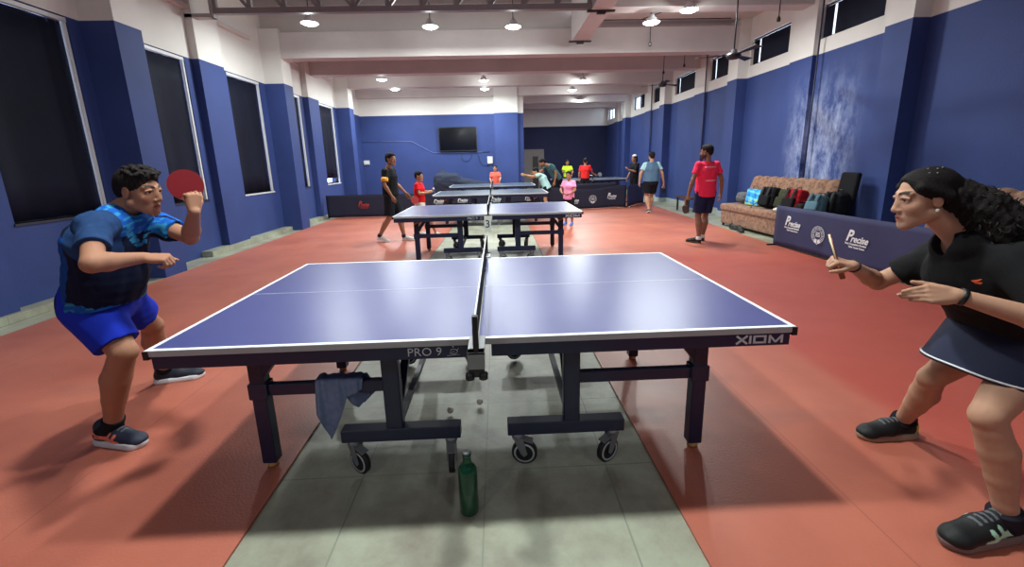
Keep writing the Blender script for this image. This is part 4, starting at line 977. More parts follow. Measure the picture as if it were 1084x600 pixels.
        col = (z > .095) & (np.abs(y) < .11) & (x > -.06); c[col] = blue; m = col & (n2 > .35); c[m] = cy
        v = np.abs(np.abs(y)-(z-.02)*.62-.01) < .022; m = v & (x > .05) & (z > .03) & (z < .16) & (np.abs(y) < .09) & (n2 > -.3); c[m] = cy*.85
        return c
    sdf_obj('shirt', st, .0045, M_clothA, body, None, colS, lambda X, Y, Z: .0065*snoise(X, Y, Z*.45, 24, 1)+.0022*snoise(X, Y, Z, 60, 2), 2, cu)
    # shorts
    hR = J['hipR']+(J['knR']-J['hipR'])*.80; hL = J['hipL']+(J['knL']-J['hipL'])*.60
    sh = [(cap(J['pel']+V(0, 0, .02), J['pel']-V(-.01, 0, .05), .135, .14, lc, 1.25), 0), (cap(J['hipR'], hR+V(0, 0, -.012), .118, .098, flat=True), .03), (cap(J['hipL'], hL, .115, .108, flat=True), .03)]
    def colSh(vs):
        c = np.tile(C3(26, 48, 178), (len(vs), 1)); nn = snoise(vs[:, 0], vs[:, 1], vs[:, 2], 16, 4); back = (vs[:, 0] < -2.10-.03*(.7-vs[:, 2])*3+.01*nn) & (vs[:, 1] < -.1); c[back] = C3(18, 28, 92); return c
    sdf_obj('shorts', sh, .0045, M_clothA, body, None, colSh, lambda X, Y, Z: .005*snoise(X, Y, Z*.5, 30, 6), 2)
    shoe(body, (-2.20, -.235, 0), (.97, -.19, 0), 1.18, base=(36, 42, 60), sole=(205, 208, 212), stripe=(232, 124, 100), sock=(26, 28, 34), joint=J['anR'], ankle=J['anR']+(J['knR']-J['anR'])*.13, side=1)
    shoe(body, (-2.40, .42, 0), (.95, .25, 0), 1.15, base=(34, 38, 52), sole=(225, 228, 232), stripe=None, sock=(26, 28, 34), joint=J['anL'], ankle=J['anL']+(J['knL']-J['anL'])*.10)
    paddle((-1.495, -.175, 1.408), (.56, -.80, .10), (.16, .02, -.90), 'red-faced bat raised in the hand of the boy in blue', (132, 24, 34), (20, 20, 22), (196, 120, 110))
    return body
boy()
# ------------------------------------------------------------------ the woman in black at the near table (right)
def woman():
    J = dict(head=V(1.728, -.87, 1.303), neck=V(1.84, -.92, 1.18), che=V(1.93, -.93, 1.04), pel=V(2.17, -.90, .75), shR=V(1.945, -.77, 1.055), shL=V(1.885, -1.08, 1.10),
        elR=V(1.825, -.63, .905), wrR=V(1.635, -.70, 1.005), elL=V(1.86, -1.27, .935), wrL=V(1.640, -1.12, 1.005),
        hipR=V(2.20, -.80, .68), hipL=V(2.13, -1.0, .69), knR=V(2.10, -.70, .455), knL=V(1.93, -1.06, .50), anR=V(2.215, -.50, .085), anL=V(2.03, -1.12, .09))
    H = Head(J['head'], (-.93, .33, -.12), (-.12, .06, .99), .96, fem=True)
    pr = torso(J['pel'], J['che'], J['neck'], J['shR'], J['shL'], .90)
    pr += [(cap(J['neck']+V(.02, 0, -.03), H.P(0, -.03, -.045), .050, .045), .02)]+H.prims()
    pr += arm(J['shR'], J['elR'], J['wrR'], .90)+arm(J['shL'], J['elL'], J['wrL'], .95)
    pr += leg(J['hipR'], J['knR'], J['anR'], .98, (.9, -.2, .1))+leg(J['hipL'], J['knL'], J['anL'], 1.02, (1, .1, .1))
    pr += hand(J['wrR'], (-.80, .15, .22), (-.25, .35, -.9), .93, side=1, curl=(1.0, 1.2, 1.25, 1.25), thumb=.5, tcurl=.3)
    pr += hand(J['wrL'], (-.93, .30, -.02), (.15, .80, -.55), .94, side=-1, curl=(.10, .20, .22, .26), spread=.15, thumb=.30, tcurl=.10, tup=.05)
    fine = [(H.c-V(.17, .15, .14), H.c+V(.14, .15, .16), .0027), (J['wrR']-V(.17, .09, .09), J['wrR']+V(.012, .11, .11), .003), (J['wrL']-V(.21, .09, .1), J['wrL']+V(.012, .15, .09), .003)]
    body = person_body('person', pr, .005, M_skin, V(2.1, -.85, 0), lambda vs: H.color(vs, SK2, HAIR), fine)
    tag(body, 'woman in black T-shirt and navy skirt leaning forward right of the table, bat held out', 'person')
    H.eyes(body, (0, 1, -.05))
    # hair: swept back from the forehead into a big curly tail
    hr = [(H.E(0, -.020, .050, .080, .098, .078), 0), (H.E(0, .012, .075, .066, .062, .040), .02), (H.E(0, -.09, .01, .058, .05, .06), .03)]
    for sg in (-1, 1): hr.append((H.C((sg*.070, .045, .055), (sg*.072, -.04, .01), .018, .024), .02))
    hr += [(H.E(0, .112, .012, .075, .062, .088), .012, 'sub'), (H.E(.085, .035, -.045, .03, .045, .060), .008, 'sub'), (H.E(-.085, .035, -.045, .03, .045, .060), .008, 'sub'), (H.E(.082, -.003, -.012, .016, .020, .028), .003, 'sub'), (H.E(-.082, -.003, -.012, .016, .020, .028), .003, 'sub'), (H.E(0, .04, -.13, .09, .09, .07), .01, 'sub')]
    hair = sdf_obj('hair', hr, .0032, M_hair, body, None, np.array(HAIR)*.9, lambda X, Y, Z: .0014*snoise(X, Y, Z, 260, 3))
    tl = [(H.E(0, -.115, .005, .05, .05, .06), 0)]; cs = [V(1.80, -.92, 1.315), V(1.86, -.96, 1.27), V(1.90, -1.0, 1.21), V(1.94, -1.04, 1.16), V(1.97, -1.07, 1.12)]
    rs = [.060, .078, .082, .068, .045]
    for c, r in zip(cs, rs): tl.append((ell(c, (r, r, r)), .03))
    vol = sdf_obj('ponytail', tl, .006, M_hair, body, None, np.array(HAIR), lambda X, Y, Z: .010*snoise(X, Y, Z, 70, 3)+.005*snoise(X, Y, Z, 150, 4))
    b = MB(); rr = random.Random(4)
    for i in range(170):
        k = rr.random()*3.6; j = int(k); c = cs[j]*(1-(k-j))+cs[min(j+1, 4)]*(k-j); r = rs[j]*(1-(k-j))+rs[min(j+1, 4)]*(k-j)
        dv = nrm([rr.gauss(0, 1) for _ in range(3)]); p = c+dv*r*rr.uniform(.75, 1.0); g = nrm(V(.55, -.45, -.6)+V([rr.gauss(0, .45) for _ in range(3)])); a1 = nrm(np.cross(g, dv+.01)); a2 = np.cross(g, a1); ph = rr.random()*6; cr = rr.uniform(.006, .012); ln = rr.uniform(.05, .10)
        pts = [p+g*ln*t/11+(a1*math.cos(ph+t*1.15)+a2*math.sin(ph+t*1.15))*cr for t in range(12)]
        b.tube(pts, [.0028]*11+[.001], 4, False)
    cu = b.build('curls', attr_mat('curl_hair', .6, .2), body); me = cu.data; a = me.color_attributes.new('Col', 'FLOAT_COLOR', 'POINT'); a.data.foreach_set('color', np.tile([*(np.array(HAIR)*1.6), 1], len(me.vertices)).astype(np.float32)); tag(cu, kind='stuff')
    b = MB()
    for g_ in ((-.35, .25, .9), (-.5, .0, .85), (-.62, .32, .72), (-.72, .1, .68), (-.42, -.2, .88)):
        g_ = nrm(g_); p = H.P(g_[0]*.082, -.02+g_[1]*.10, .05+g_[2]*.080); b.lathe([(0, .004), (.0028, .003), (.004, 0), (0, -.003)], Vector(p), 8, Vector(H.u))
    b.build('hair_clip_gems', mat('shiny_gem', (240, 240, 245), .1, metal=.9), body)
    MB().lathe([(0, .006), (.0045, .004), (.006, 0), (.0045, -.006), (0, -.008)], Vector(H.P(.080, .0, -.034)), 12).lathe([(0, .006), (.0045, .004), (.006, 0), (.0045, -.006), (0, -.008)], Vector(H.P(-.080, .0, -.034)), 12).build('earring', mat('pearl', (230, 225, 215), .2), body)
    lc = nrm(J['shR']-J['shL'])
    st = [(cap(J['pel']+V(-.03, 0, .02), J['che']+V(.0, 0, -.02), .140, .130, lc, 1.25), 0), (cap(J['che'], J['neck']+V(.015, 0, -.05), .125, .078, lc, 1.45), .045), (cap(J['shL'], J['shR'], .068, .066), .035), (ell(J['che']+V(-.05, 0, -.04), (.09, .13, .10)), .04)]
    eR = J['shR']+(J['elR']-J['shR'])*.66; eL = J['shL']+(J['elL']-J['shL'])*.66
    st += [(cap(J['shR'], eR, .064, .062, flat=True), .03), (cap(J['shL'], eL, .070, .072, flat=True), .03), (cap(J['neck']+V(-.035, .01, -.045), H.P(0, .02, -.04), .042, .055), .006, 'sub')]
    sdf_obj('tee_shirt', st, .0045, M_clothA, body, None, C3(24, 24, 26), lambda X, Y, Z: .006*snoise(X, Y, Z*.5, 24, 11)+.002*snoise(X, Y, Z, 60, 12), 2, [(J['pel']+V(0, 0, -.02), (-.35, 0, -1))])
    # small orange mark on the chest
    c = V(1.765, -1.062, 1.035); n_ = nrm(V(-.45, -.85, .1)); ux = nrm(np.cross(V(0, 0, 1), n_)); uz = np.cross(n_, ux)
    f = lambda a, b_: Vector(c+ux*a+uz*b_)
    b = MB(); b.prism([f(-.012, .0), f(-.004, -.006), f(.014, .008), (f(.004, .004))], Vector(n_*.006)); b.prism([f(-.002, -.008), f(.012, -.010), f(.016, -.003), f(.004, -.002)], Vector(n_*.006)); b.build('chest_mark', mat('orange_mark', (235, 95, 45), .6), body)
    # skirt with a white hem line
    T = J['pel']+V(-.0, 0, .07); 
    def sk(rr, th):
        x, y = math.cos(th), math.sin(th); return x, y
    def skirt(u, v, dr=0):
        th = u*2*PI; fl = 1+.03*math.sin(th*5+1)*v; a = (.155+.060*v)*fl+dr; b_ = (.180+.055*v)*fl+dr
        cx = J['pel']+V(.01-.05*v, -.0, .10-.262*v); z = cx[2]-.035*v*math.cos(th-.2)
        return Vector((cx[0]+a*math.cos(th), cx[1]+b_*math.sin(th), z))
    b = MB(); b.grid(lambda u, v: skirt(u, v), 72, 24); b.grid(lambda u, v: skirt(u, v, -.006), 72, 24); b.grid(lambda u, v: skirt(u, 1, -.006*v), 72, 1)
    bmesh.ops.remove_doubles(b.bm, verts=b.bm.verts, dist=.0002); b.build('skirt', mat('navy_skirt', (27, 33, 60), .85, bump=.1, bscale=300), body)
    b = MB(); b.tube([skirt(k/72, .955, .002) for k in range(73)], .0042, 6, False); b.build('skirt_piping', M_line, body)
    shoe(body, (2.305, -.50, 0), (-.985, -.02, 0), 1.18, base=(22, 24, 26), sole=(150, 130, 110), stripe=None, accent=(178, 190, 60), sock=(30, 28, 34), joint=J['anR'], ankle=J['anR']+(J['knR']-J['anR'])*.06)
    shoe(body, (2.11, -1.10, 0), (-.985, -.12, 0), 1.26, base=(20, 22, 24), sole=(118, 100, 96), stripe=(170, 220, 190), sock=(34, 30, 40), joint=J['anL'], ankle=J['anL']+(J['knL']-J['anL'])*.08)
    # wrist band and watch
    def band(a, b_, t0, r, m, nm, w=.007):
        a, b_ = V(a), V(b_); d = nrm(b_-a); p = b_-d*t0; MB().lathe([(r, -w), (r+.003, -w), (r+.003, w), (r, w), (r, -w)], Vector(p), 24, Vector(d)).build(nm, m, body)
    band(J['elL'], J['wrL'], .012, .0265, M_black, 'watch_strap'); band(J['elR'], J['wrR'], .006, .0255, M_black, 'bracelet', .004)
    vd = nrm(V(1.60, -.63, 1.07)-V(CAMP)); top = V(1.556, -.655, 1.118); low = V(1.592, -.69, .975); ld = nrm(low-top); n_ = nrm(np.cross(vd, ld)); n_ = nrm(n_+vd*.02)
    hd_ = nrm(ld*.74+vd*.60); cc = top+hd_*.077; paddle(cc, -n_, hd_, 'pale-edged bat seen edge-on in the hand of the woman in black', (150, 28, 38), (22, 22, 24), (222, 212, 170))
    return body
woman()
# ------------------------------------------------------------------ people farther back
def figure(label, base, fwd, Ht, skin, pose, top, bottom, shoes_c, hair='short', h=.009, female=False, build=1.0, hairc=HAIR, beard=0.0, sleeve=.62, short_end=.75, topname='tee_shirt', botname='shorts', sock=None, long_trousers=False, sleevec=None, hemdrop=.02, child=False, headf=None, top_marks=None, bottomc2=None, group=None, colt=None):
    """pose: joint name -> local (right, forward, up) for a 1.72 m body; missing joints take the standing default"""
    D = dict(pel=(0, 0, .93), che=(0, 0, 1.26), neck=(0, -.01, 1.43), head=(0, .02, 1.59), shR=(.172, 0, 1.370), shL=(-.172, 0, 1.370), elR=(.235, -.02, 1.11), elL=(-.235, -.02, 1.11), wrR=(.25, .05, .87), wrL=(-.25, .05, .87),
             hipR=(.085, 0, .89), hipL=(-.085, 0, .89), knR=(.10, .02, .48), knL=(-.10, .02, .48), anR=(.11, -.02, .085), anL=(-.11, -.02, .085), hdR=(0, .15, -1), hdL=(0, .15, -1), toeR=(.1, 1, 0), toeL=(-.1, 1, 0), hf=(0, 1, -.05), hu=(0, 0, 1), plR=(-1, .2, 0), plL=(1, .2, 0))
    D.update(pose); s = Ht/1.72; f = nrm(V(fwd[0], fwd[1], 0)); r = V(f[1], -f[0], 0); b0 = V(base[0], base[1], 0)
    vec = lambda a: r*a[0]+f*a[1]+V(0, 0, a[2]); J = {k: (b0+vec(a)*s if k not in ('hdR', 'hdL', 'toeR', 'toeL', 'hf', 'hu', 'plR', 'plL') else vec(a)) for k, a in D.items()}
    hs = s*(1.14 if child else 1.05); H = Head(J['head'], J['hf'], J['hu'], hs, fem=female, child=child)
    B = s*build; Bl = s*(1+(build-1)*.6)
    pr = torso(J['pel'], J['che'], J['neck'], J['shR'], J['shL'], B*.95)
    pr += [(cap(J['neck']-J['hu']*.02, H.P(0, -.02, -.045), .052*Bl, .048*Bl), .02)]+H.prims()
    for sd in 'RL':
        pr += arm(J['sh'+sd], J['el'+sd], J['wr'+sd], Bl*.9)+leg(J['hip'+sd], J['kn'+sd], J['an'+sd], Bl, -f)
        pr += hand(J['wr'+sd], J['hd'+sd], J['pl'+sd], s, side=(1 if sd == 'R' else -1), curl=D.get('curl'+sd, (.35, .4, .45, .5)), thumb=.3)
    fine = [(H.c-.15*hs, H.c+.16*hs, min(h, .0055))]
    body = person_body('person', pr, min(h, .008), M_skin, b0, lambda vs: H.color(vs, skin, hairc, beard), fine)
    tag(body, label, 'person', group)
    if h < .01: H.eyes(body)
    if hair == 'short':
        hr = [(H.E(0, -.016, .050, .082, .099, .080), 0), (H.E(0, .02, .085, .062, .068, .036), .02), (H.E(0, -.075, .0, .060, .034, .055), .02), (H.E(0, .094, -.026, .076, .062, .094), .006, 'sub'), (H.E(.08, .022, -.035, .03, .035, .045), .005, 'sub'), (H.E(-.08, .022, -.035, .03, .035, .045), .005, 'sub'), (H.E(0, 0, -.14, .12, .12, .080), .01, 'sub')]
    else:
        hr = [(H.E(0, -.018, .045, .084, .10, .085), 0), (H.E(0, -.075, -.03, .07, .045, .08), .03), (H.E(0, -.12, -.05, .035, .035, .10), .03), (H.E(0, .098, -.02, .074, .062, .094), .006, 'sub')]
    sdf_obj('hair', hr, .0055, M_hair, body, None, np.array(hairc)*1.5, lambda X, Y, Z: .003*snoise(X, Y, Z, 150, 3))
    lc = nrm(J['shR']-J['shL']); up = nrm(J['che']-J['pel']); upw = nrm(J['neck']-J['che'])
    st = [(cap(J['pel']-up*.05*s, J['che'], .140*B, .130*B, lc, 1.32), 0), (cap(J['che'], J['neck']-upw*.07*s, .126*B, .080*B, lc, 1.5), .045), (cap(J['shL'], J['shR'], .053*B, .053*B), .035)]
    for sd in 'RL': st.append((cap(J['sh'+sd], J['sh'+sd]+(J['el'+sd]-J['sh'+sd])*sleeve, .056*B, .062*B, flat=True), .03))
    st.append((cap(J['neck']-upw*.02*s, H.P(0, .01, -.03), .050*Bl, .055*Bl), .006, 'sub'))
    def colT(vs):
        c = np.tile(C3(*top), (len(vs), 1))
        if sleevec is not None:
            q = np.abs((vs-J['che'])@lc); zz = (vs-J['che'])@up; c[(q > .145*B-(zz-.05)*.35) & (zz > -.05)] = C3(*sleevec)
        return colt(vs, c, J, lc, up) if colt else c
    sdf_obj(topname, st, min(h, .008), M_clothA, body, None, colT, lambda X, Y, Z: .006*snoise(X, Y, Z*.5, 24, 1)+.002*snoise(X, Y, Z, 60, 2), 2, [(J['pel']-up*hemdrop*s, -up)])
    sh = [(cap(J['pel']+up*.03*s, J['pel']-up*.06*s, .118*B, .122*B, lc, 1.28), 0)]
    for sd in 'RL':
        if long_trousers:
            sh += [(cap(J['hip'+sd], J['kn'+sd], .098*B, .075*B), .03), (cap(J['kn'+sd], J['an'+sd], .075*B, .06*B, flat=True), .03)]
        else: sh.append((cap(J['hip'+sd], J['hip'+sd]+(J['kn'+sd]-J['hip'+sd])*short_end, .102*B, .098*B, flat=True), .03))
    sdf_obj(botname, sh, min(h, .008), M_clothA, body, None, C3(*bottom), lambda X, Y, Z: .005*snoise(X, Y, Z*.5, 30, 6), 2)
    for sd in 'RL':
        d = nrm(J['toe'+sd]); hl = J['an'+sd]-d*.055*s; u_ = V(0, 0, 1); lift = max(0, J['an'+sd][2]-.09*s)
        if abs(d[2]) > .05: r_ = nrm(np.cross(d, (0, 0, 1))); u_ = np.cross(r_, d)
        hl = J['an'+sd]-d*.05*s-u_*.085*s
        if lift < .01: hl[2] = 0
        shoe(body, hl, d, s*1.02, u=u_, base=shoes_c[0], sole=shoes_c[1], h=.007, sock=sock, joint=J['an'+sd] if sock else None, ankle=J['an'+sd]+(J['kn'+sd]-J['an'+sd])*.09)
    return body, J, H
GR = 'people playing or walking in the background'
def colS_marks(vs, c, J, lc, up):
    q = vs-J['che']; y = np.abs(q@lc); z = q@up; m = ((np.abs(z-.07) < .010) & (y < .09)) | ((np.abs(z+.13) < .009) & (y < .08)); f = snoise(vs[:, 0], vs[:, 1], vs[:, 2]*.1, 300, 2); return c
# man in the black tee walking right
b_, J, H = figure('man in black T-shirt with an orange armband walking beside the second table', (-1.98, 5.93), (.98, -.18), 1.72, SK3,
    dict(head=(0, .06, 1.585), hf=(.25, 1, 0), anL=(-.05, .18, .085), knL=(-.08, .13, .49), anR=(.10, -.26, .12), knR=(.1, -.02, .48), toeR=(.05, 1, -.25), shR=(.172, .0, 1.37), elR=(.24, .0, 1.12), wrR=(.22, .12, .90), elL=(-.24, .02, 1.12), wrL=(-.22, .22, .93), hdR=(0, .35, -1), hdL=(0, .5, -.8)),
    (26, 27, 30), (30, 32, 40), ((226, 226, 224), (235, 235, 232)), build=1.02, sock=(40, 40, 48), short_end=.9, h=.008)
a, c = J['shR'], J['elR']; d = nrm(c-a); MB().lathe([(.060, -.04), (.066, -.038), (.066, .038), (.060, .04), (.060, -.04)], Vector(a+(c-a)*.62), 24, Vector(d)).build('armband', mat('orange_band', (245, 170, 60), .7), b_)
paddle(J['wrL']+V(.17, -.02, -.14), (.15, -.98, .1), (-.75, .1, .62), 'pink-red bat hanging from the hand of the man in the black tee', (214, 70, 78), (30, 20, 20))
# boy in red lunging
b_, J, H = figure('small boy in a red T-shirt standing behind the left end of the second table', (-1.52, 6.45), (1, -.12), 1.34, C3(176, 128, 100),
    dict(hf=(.1, 1, -.05), elR=(.25, .08, 1.16), wrR=(.12, .28, 1.17), elL=(-.22, .08, 1.16), wrL=(-.06, .30, 1.20), hdR=(-.5, .8, .3), hdL=(.5, .8, .2), anR=(.12, .42, .085), knR=(.12, .3, .50), anL=(-.1, -.10, .085)),
    (205, 24, 34), (206, 196, 176), ((225, 225, 225), (235, 235, 235)), h=.008, child=True, short_end=.8)
ball(tuple(Vector((J['wrR']+J['wrL'])/2)+Vector((.085, -.01, .06))), 'white ball held up in front of the boy in red')
# man in the pink-red shirt, back to us
def pinkmarks(vs, c, J, lc, up):
    q = vs-J['che']; y = np.abs(q@lc); z = q@up; f = np.sin((q@lc)*260)
    back = (q@V(.1, -1, 0)) > 0
    c[back & (np.abs(z-.075) < .011) & (y < .10) & (f > -.4)] = C3(255, 170, 180); c[back & (np.abs(z+.155) < .010) & (y < .09) & (f > -.4)] = C3(255, 190, 195); return c
b_, J, H = figure('bearded man in bright pink-red T-shirt seen from behind near the sofa', (3.72, 4.82), (-.12, 1), 1.70, C3(140, 100, 82),
    dict(head=(-.01, .03, 1.585), hf=(-.75, 1, -.05), elL=(-.27, -.03, 1.12), wrL=(-.31, .02, .87), elR=(.27, -.03, 1.12), wrR=(.32, .03, .86), anR=(.08, .12, .085), knR=(.09, .1, .48), anL=(-.09, -.04, .085), toeL=(-.45, .6, 0), toeR=(.15, 1, 0), curlL=(.9, 1.0, 1.1, 1.1)),
    (238, 52, 88), (34, 40, 72), ((24, 24, 26), (60, 58, 56)), h=.0075, build=1.02, beard=.9, sock=(220, 220, 220), hemdrop=.11, short_end=.85, colt=pinkmarks)
paddle(J['wrL']+V(-.03, .02, -.26), (1, .25, .1), (.12, 0, 1), 'dark bat hanging from the left hand of the man in the pink-red shirt', (30, 30, 34), (26, 26, 30), (60, 56, 52))
# man in the grey-blue shirt
b_, J, H = figure('man in grey-blue T-shirt with pale sleeves walking away by the right wall', (4.35, 9.2), (.1, 1), 1.66, C3(186, 142, 116),
    dict(elL=(-.30, -.02, 1.12), wrL=(-.32, .0, .88), elR=(.30, -.02, 1.12), wrR=(.38, .06, .84), anR=(.08, .28, .085), knR=(.08, .20, .48), anL=(-.05, -.12, .12), knL=(-.09, .06, .47), toeL=(0, 1, -.3)),
    (84, 112, 138), (26, 28, 34), ((60, 58, 62), (215, 215, 215)), h=.010, build=1.24, sleevec=(160, 196, 200), hemdrop=.03)
paddle(J['wrR']+V(.02, .0, -.22), (.9, .3, 0), (-.1, 0, 1), 'dark bat in the right hand of the heavy man in the grey-blue shirt', (24, 24, 28), (24, 24, 28), (40, 40, 40))
# woman in black by the wall
b_, J, H = figure('person in black with white headwear behind the far barrier by the right wall', (4.82, 12.1), (-.9, -.35), 1.62, C3(150, 110, 90),
    dict(elL=(-.2, .12, 1.14), wrL=(-.05, .3, 1.2), hdL=(.2, .6, .6), elR=(.2, .0, 1.12), wrR=(.2, .15, .9), hf=(0, 1, -.25)),
    (20, 20, 24), (24, 24, 28), ((30, 30, 32), (60, 60, 60)), h=.012, hair='long', female=True, sleeve=.95, long_trousers=True, botname='trousers')
sdf_obj('cap', [(half(H.E(0, -.01, .075, .078, .090, .070), H.P(0, 0, .075), -H.u), 0)], .006, M_clothA, b_, None, C3(225, 228, 230))
# pink-clad child
def pinkkid(vs, c, J, lc, up):
    n = snoise(vs[:, 0], vs[:, 1], vs[:, 2], 55, 9); c[n > .45] = C3(190, 90, 140); c[n < -.6] = C3(250, 215, 228); return c
b_, J, H = figure('small child in a patterned pink shirt at the right end of the third table', (1.76, 7.35), (-.55, -.83), 1.24, C3(160, 112, 88),
    dict(hf=(-.1, 1, -.45), elR=(.25, .08, 1.15), wrR=(.14, .24, 1.05), elL=(-.24, .06, 1.14), wrL=(-.12, .24, 1.02), hdR=(-.7, .5, -.2), hdL=(.7, .5, -.2)),
    (238, 150, 190), (30, 28, 34), ((70, 110, 190), (200, 205, 215)), h=.009, child=True, hemdrop=.10)
# child in pale teal bending over the table end, arms stretched towards the left
b_, J, H = figure('child in a pale mint shirt stretching an arm over the far dark table', (1.50, 9.75), (-1, .05), 1.45, C3(190, 146, 112),
    dict(head=(0, .34, 1.42), neck=(0, .20, 1.33), che=(0, .11, 1.20), pel=(0, -.03, .90), shR=(.16, .16, 1.30), shL=(-.16, .20, 1.32), hf=(0, 1, -.25), hu=(0, .3, 1), elL=(-.18, .46, 1.28), wrL=(-.14, .72, 1.33), hdL=(0, 1, .1), elR=(.20, .44, 1.22), wrR=(.12, .68, 1.30), hdR=(0, 1, .1)),
    (178, 222, 220), (30, 30, 40), ((70, 70, 80), (200, 205, 215)), h=.010, child=True, hemdrop=.06)
# coach leaning over the child
b_, J, H = figure('man in a dark teal T-shirt leaning over the child in the mint shirt', (1.95, 10.0+.9), (-1, -.12), 1.74, C3(158, 112, 86),
    dict(head=(0, .42, 1.42), neck=(0, .28, 1.36), che=(0, .16, 1.25), pel=(0, -.06, .92), shR=(.18, .20, 1.32), shL=(-.18, .20, 1.32), hf=(0, 1, -.5), hu=(0, .45, .9), elL=(-.22, .05, 1.10), wrL=(-.22, .10, .84), elR=(.22, .42, 1.15), wrR=(.10, .66, 1.12), hdR=(0, 1, 0)),
    (62, 96, 100), (26, 26, 32), ((40, 40, 44), (200, 200, 200)), h=.010, beard=.6)
# orange-clad child with her back turned
b_, J, H = figure('child in a coral-orange top seen from behind at the far dark table', (.045, 13.0), (.1, -1), 1.38, C3(176, 128, 104),
    dict(elL=(-.22, .10, 1.16), wrL=(-.16, .30, 1.05), elR=(.24, .05, 1.14), wrR=(.22, .26, 1.0), hf=(.3, 1, -.2)),
    (232, 104, 88), (32, 30, 40), ((60, 60, 70), (200, 200, 200)), h=.011, child=True, hair='long', female=True)
# neon and red shirts in the far room
figure('player in a neon yellow-green T-shirt behind the far right table', (3.1, 15.7), (.1, -1), 1.52, C3(150, 108, 84),
    dict(elR=(.25, .12, 1.15), wrR=(.12, .3, 1.15), elL=(-.25, .1, 1.15), wrL=(-.15, .28, 1.05)), (190, 235, 50), (28, 30, 36), ((60, 60, 70), (200, 200, 200)), h=.012)
b_, J, H = figure('player in red T-shirt with a bat before the far right table', (3.38, 13.35), (.35, 1), 1.56, C3(164, 120, 96),
    dict(elR=(.28, .12, 1.12), wrR=(.36, .34, 1.02), hdR=(.3, 1, .1)), (222, 44, 44), (28, 28, 34), ((60, 60, 70), (200, 200, 200)), h=.012)
paddle(J['wrR']+V(.22, .12, .02), (.2, -.9, .3), (-.8, -.45, -.1), 'pale bat held out by the player in red', (120, 124, 130), (90, 94, 100), (160, 160, 160))
# ================================================================== SMALLER THINGS
# television with bracket and cables, switch boxes
t = empty('television', (-1.36, YB1-.08, 2.39), 'black flat television on the blue back wall', 'television')
MB().box(-2.10, -.62, YB1-.10, YB1-.05, 1.94, 2.86).build('casing', M_black, t, bevel=.006)
MB().box(-2.07, -.65, YB1-.102, YB1-.10, 1.98, 2.83).build('screen', mat('screen_glass', (10, 12, 20), .12), t)
MB().box(-1.6, -1.1, YB1-.05, YB1-.003, 2.2, 2.6).build('wall_bracket', M_iron, t)
M_cond = mat('conduit_blue', (104, 122, 180), .5)
b = MB().tube([(-5.05, YB1-.016, 2.38), (-3.15, YB1-.016, 2.35), (-2.35, YB1-.016, 1.90), (-.42, YB1-.016, 1.89)], .012, 6); tag(b.build('conduit', M_cond), 'pale blue conduit running across the back wall below the television', 'conduit')
tag(MB().tube([(-.42, YB1-.016, 1.89), (-.16, YB1-.016, 1.895)], .008, 6).build('cable', M_black), 'short black cable at the right end of the conduit on the back wall', 'cable')
pts = [(-.85, YB1-.02, 1.96), (-.86, YB1-.02, 1.75), (-.98, YB1-.02, 1.58), (-1.12, YB1-.02, 1.55), (-1.24, YB1-.02, 1.64), (-1.25, YB1-.02, 1.85)]
tag(MB().tube(pts, .007, 6).build('cable', M_black), 'black cable hanging in a loop under the television', 'cable')
tag(MB().tube([(-.75, YB1-.02, 1.95), (-.62, YB1-.02, 1.85), (-.55, YB1-.02, 1.55), (-.45, YB1-.02, 1.38), (-.2, YB1-.02, 1.36)], .006, 6).build('cable', M_black), 'black cable dropping from the television towards the small white box', 'cable')
def sbox(x0, x1, y0, y1, z0, z1, lab, ax):
    t = empty('switch_box', ((x0+x1)/2, (y0+y1)/2, z0), lab, 'switch box'); MB().box(x0, x1, y0, y1, z0, z1).build('box_body', mat('switch_box_grey', (196, 200, 200), .5), t, bevel=.006)
    if ax == 'x': MB().box(x0-.006, x0, y0+.03, y1-.03, z0+.04, z1-.04).build('cover', mat('switch_cover', (214, 218, 218), .4), t)
    else: MB().box(x0+.03, x1-.03, y0-.006, y0, z0+.03, z1-.03).build('cover', mat('switch_cover', (214, 218, 218), .4), t)
    return t
sbox(-.25, -.04, YB1-.06, YB1, 1.44, 1.72, 'small white box on the back wall above the child in orange', 'y')
sbox(-5.07, -4.85, YB1-.05, YB1, 1.52, 1.68, 'small white box on the back wall at its far left end', 'y')
sbox(5.99, X1, 5.92, 6.12, 1.44, 1.72, 'white switch box on the stained blue wall above the sofa', 'x')
tag(MB().tube([(X1-.02, 6.03, 1.72), (X1-.02, 6.06, 3.2), (X1-.02, 6.06, 4.3)], .012, 6).build('conduit', mat('dark_conduit', (34, 38, 66), .5)), 'thin dark conduit rising from the switch box on the right wall', 'conduit')
for y, l in ((5.52, 'thin dark strip standing in for the shadow line at the pilaster edge on the stained right wall'), (9.72, 'dark drain pipe on the right wall before the second far column'), (13.85, 'dark drain pipe far along the right wall')):  # first tube stands in for the shadow line along the pilaster edge
    tag(MB().tube([(X1-.1, y, .13), (X1-.1, y, 4.3)], .014, 8).build('dark_wall_tube', mat('dark_conduit', (34, 38, 66), .5)), l, 'pipe')
